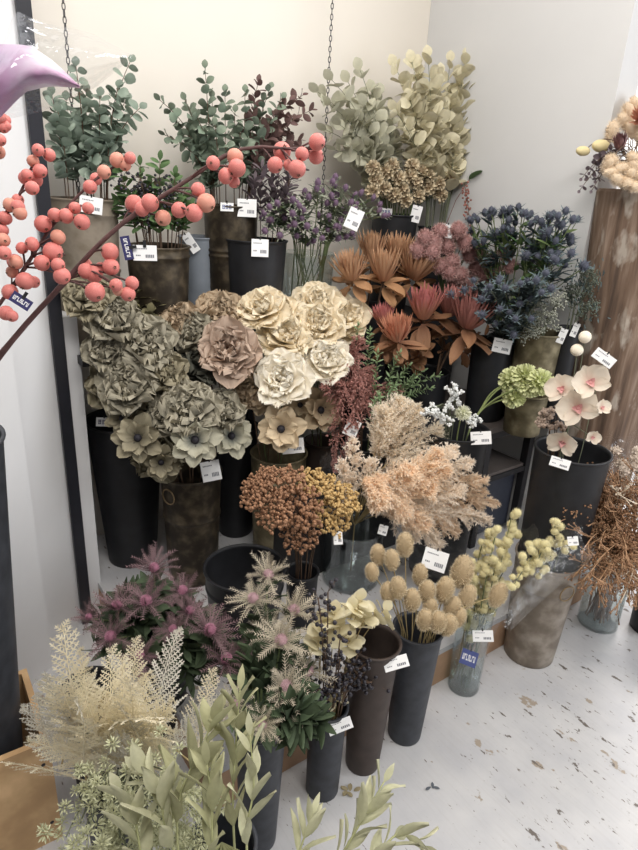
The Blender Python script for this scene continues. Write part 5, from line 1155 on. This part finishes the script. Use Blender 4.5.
# ------------------------------------------------------------------ chains
chm = mat('dark_chain_steel', (90, 88, 90), rough=.3, metal=.8, isl=.0, noise=.3)
def chain(lab, px, py, w, zt=2.95, zbm=.95):
    p = W(px, py, w); g = MB(); z = zt; i = 0
    while z > zbm:
        a = np.linspace(0, 2*PI, 11); e = np.array([1., 0, 0]) if i % 2 else np.array([0, 1., 0])
        P = np.outer(np.cos(a)*.0045, e)+np.outer(np.sin(a)*.010, [0, 0, 1.])+np.array([0, 0, z-zbm]); tube(g, P, .0016, 4, cap=False); z -= .0165; i += 1
    o = g.build('hanging_chain', chm); o.location = (p[0], p[1], zbm); tag(o, lab, 'chain')
chain('thin steel chain hanging down the cream wall behind the far left eucalyptus', 68, 60, .1, zbm=.96)
chain('thin steel chain hanging down the wall above the pale sage leaves', 331, 30, .1, zbm=.96)

# ------------------------------------------------------------------ wooden column with bouquet
def plank_mat():
    m = bpy.data.materials.new('weathered_plank'); m.use_nodes = True; N = m.node_tree.nodes; L = m.node_tree.links; b = N['Principled BSDF']; b.inputs['Roughness'].default_value = .8
    tc = N.new('ShaderNodeTexCoord'); mp = N.new('ShaderNodeMapping'); mp.inputs['Scale'].default_value = (1, 1, .07); L.new(tc.outputs['Object'], mp.inputs[0])
    nz = N.new('ShaderNodeTexNoise'); nz.inputs['Scale'].default_value = 45; nz.inputs['Detail'].default_value = 6; L.new(mp.outputs[0], nz.inputs[0])
    cr_ = N.new('ShaderNodeValToRGB'); e = cr_.color_ramp.elements; e[0].position = .3; e[0].color = rgb((80, 64, 54)); e[1].position = .7; e[1].color = rgb((150, 130, 114)); x = e.new(.5); x.color = rgb((118, 96, 80)); L.new(nz.outputs['Fac'], cr_.inputs[0])
    n2 = N.new('ShaderNodeTexNoise'); n2.inputs['Scale'].default_value = 14; n2.inputs['Detail'].default_value = 5
    mq = N.new('ShaderNodeMapping'); mq.inputs['Scale'].default_value = (1, 1, .4); L.new(tc.outputs['Object'], mq.inputs[0]); L.new(mq.outputs[0], n2.inputs[0])
    mr = N.new('ShaderNodeMapRange'); mr.inputs[1].default_value = .55; mr.inputs[2].default_value = .62; L.new(n2.outputs['Fac'], mr.inputs[0]); ml = N.new('ShaderNodeMath'); ml.operation = 'MULTIPLY'; ml.inputs[1].default_value = .7; L.new(mr.outputs[0], ml.inputs[0])
    mx = N.new('ShaderNodeMixRGB'); L.new(ml.outputs[0], mx.inputs[0]); L.new(cr_.outputs[0], mx.inputs[1]); mx.inputs[2].default_value = rgb((190, 180, 168)); L.new(mx.outputs[0], b.inputs['Base Color'])
    bp = N.new('ShaderNodeBump'); bp.inputs['Strength'].default_value = .6; bp.inputs['Distance'].default_value = .004; L.new(nz.outputs['Fac'], bp.inputs['Height']); L.new(bp.outputs[0], b.inputs['Normal']); return m
plk = plank_mat()
ctop = A(600, 188, 2.05); cbot = A(588, 430, 2.30)
cxy = np.array([ctop[0]+.185, ctop[1]+.05, 0]); g = MB(); k = 8
ra = (.205, .185)
rnd.seed(41); V = []; HH = ctop[2]
an = np.linspace(0, 2*PI, 49)[:-1]
for z, rr in ((0, .11), (HH*.35, .135), (HH*.7, .16), (HH-.01, .18), (HH, .175)):
    V.append(np.stack([(.18-rr)*.9+rr*(1+.02*np.sign(np.sin(an*6))+.01*np.sin(an*23))*np.cos(an), rr*(1+.02*np.sign(np.sin(an*6)))*np.sin(an), np.full(48, z)], 1))
F_ = [(i*48+j, i*48+(j+1) % 48, (i+1)*48+(j+1) % 48, (i+1)*48+j) for i in range(4) for j in range(48)]+[tuple(4*48+j for j in range(48))]
g.add(np.vstack(V), F_); o = g.build('wooden_plinth', plk, None, False); o.location = Vector(cxy); tag(o, 'tall weathered plank-sided wooden plinth at the right edge', 'plinth')
# bouquet on it: low dark bowl, proteas, cream heads
bucket('bq', 'flower_bowl', 'low dark bowl on the wooden plinth holding the dried bouquet', (cxy[0]-.06, cxy[1]-.05, HH+.09), HH+.001, .07, .055, mat('aubergine_glaze', (62, 52, 66), noise=.1), cat='bowl')
rnd.seed(42)
mauve = mat('mauve_protea_bract', (136, 96, 100), (170, 126, 124), isl=.12); MV = protea_mesh('protea_bloom', mauve, 5, -.25)
def bq(px, py, meshes, r, lab, name, dep=2.0, face=None, group=None):
    p_ = A(px, py, dep); flowerhead('bq', name, lab, 'flower', p_, meshes, px2m(r, p_), stem_brown, camdir(p_, *(face or (0, .3))), group=group, stem_r=.0015)
bq(620, 145, [('bloom', MV)], 13, 'mauve closed protea in the bouquet on the wooden plinth', 'protea', 1.96, (0, .5))
bq(642, 118, [('bloom', PR['c'][0])], 11, 'orange protea highest in the plinth bouquet at the right edge', 'protea', 1.96)
EG = MB(); sphere(EG, (0, 0, 0), 1, 14, 10, (.72, .72, 1.3)); EGm = EG.mesh('bud', mat('buttery_bud', (214, 196, 140), (232, 220, 176), noise=.1))
bq(583, 151, [('bud', EGm)], 6.5, 'buttery oval bud farthest left of the plinth bouquet', 'bud_flower', 1.98, (-1.6, .2)); bq(601, 146, [('bud', EGm)], 8.5, 'larger buttery bud next to the mauve protea', 'bud_flower', 1.98, (-1.4, .2))
crm = mat('cream_bunny_tail', (214, 190, 158), (238, 220, 194), isl=.08); CT = teasel_mesh('tail_head', crm, 7, 320, 1.9, .45)
for px, py in [(612, 172), (622, 168), (630, 175), (618, 180), (636, 165), (626, 182), (608, 165), (634, 186), (640, 176), (632, 158), (612, 160)]:
    bq(px, py, [('seed_head', CT)], 6.5, 'cream fluffy grass head low in the plinth bouquet', 'grass_head', 1.93, (rnd.uniform(-2, 1), rnd.uniform(-.5, 1)), 'cream grass heads on the plinth')
for px, py in [(632, 130), (625, 122), (640, 135), (612, 132), (630, 112), (638, 105)]:
    bq(px, py, [('seed_head', CT)], 7.5, 'peach fluffy grass head high in the plinth bouquet', 'grass_head', 2.0, (rnd.uniform(-1, 1), 1), 'peach grass heads on the plinth')
for px, py in [(582, 178), (590, 172), (596, 180), (592, 190), (580, 190), (600, 170)]:
    leafspray('bq', 'purple_leaf_sprig', 'dusky purple sprig drooping left off the wooden plinth', 'foliage', A(px, py, 1.98), plum, stem_brown, .022, .018, 5, 'purple sprigs on the plinth', span=(.6, 1))

# ------------------------------------------------------------------ fallen bits on the floor
sc_m = mat('dry_leaf_scrap', (150, 136, 100)); g = MB(); rnd.seed(50)
p_ = Z(350, 790, 0)
for i in range(5): petal(g, .02, .012, 1.3, .3, i*1.3, ruf=.003, M=frame((rnd.uniform(-.01, .01), rnd.uniform(-.01, .01), .002), (0, 0, 1)))
o = g.build('fallen_leaf', sc_m); o.location = Vector(p_); tag(o, 'crumpled beige leaf scrap on the floor before the brown bucket', 'leaf')
g = MB(); p_ = Z(430, 788, 0)
for i in range(3): petal(g, .018, .008, 1.45, .1, i*2.2, M=frame((rnd.uniform(-.008, .008), rnd.uniform(-.008, .008), .002), (0, 0, 1)))
o = g.build('fallen_leaf', mat('slate_scrap', (86, 92, 100))); o.location = Vector(p_); tag(o, 'small dark scrap lying alone on the white floor', 'leaf')

# ------------------------------------------------------------------ light
w = bpy.data.worlds.new('world'); sc.world = w; w.use_nodes = True; w.node_tree.nodes['Background'].inputs[0].default_value = (1, .97, .94, 1); w.node_tree.nodes['Background'].inputs[1].default_value = .27
def area(nm, loc, tgt, sx, sy, e, c):
    l = bpy.data.lights.new(nm, 'AREA'); l.shape = 'RECTANGLE'; l.size = sx; l.size_y = sy; l.energy = e; l.color = c; o = bpy.data.objects.new(nm, l); col.objects.link(o)
    o.location = loc; o.rotation_euler = (Vector(tgt)-Vector(loc)).to_track_quat('-Z', 'Y').to_euler()
area('ceiling_lamp_row', (.2, 1.35, 2.85), (.0, 1.7, 0), 1.6, .5, 19, (1, .95, .89))
area('ceiling_lamp_front', (.3, .0, 2.8), (.1, 1.4, .3), 1.6, .6, 31, (1, .965, .92))
area('shop_window', (3.0, .9, 1.7), (.3, 1.8, .7), 1.6, 1.8, 34, (.93, .96, 1))
area('back_wall_fill', (2.2, 3.6, 2.6), (1.6, 3.0, 0), .8, .8, 60, (1, .96, .93))  # added fill that brightens the wall beyond, not a shop fitting
sc.view_settings.exposure = .36
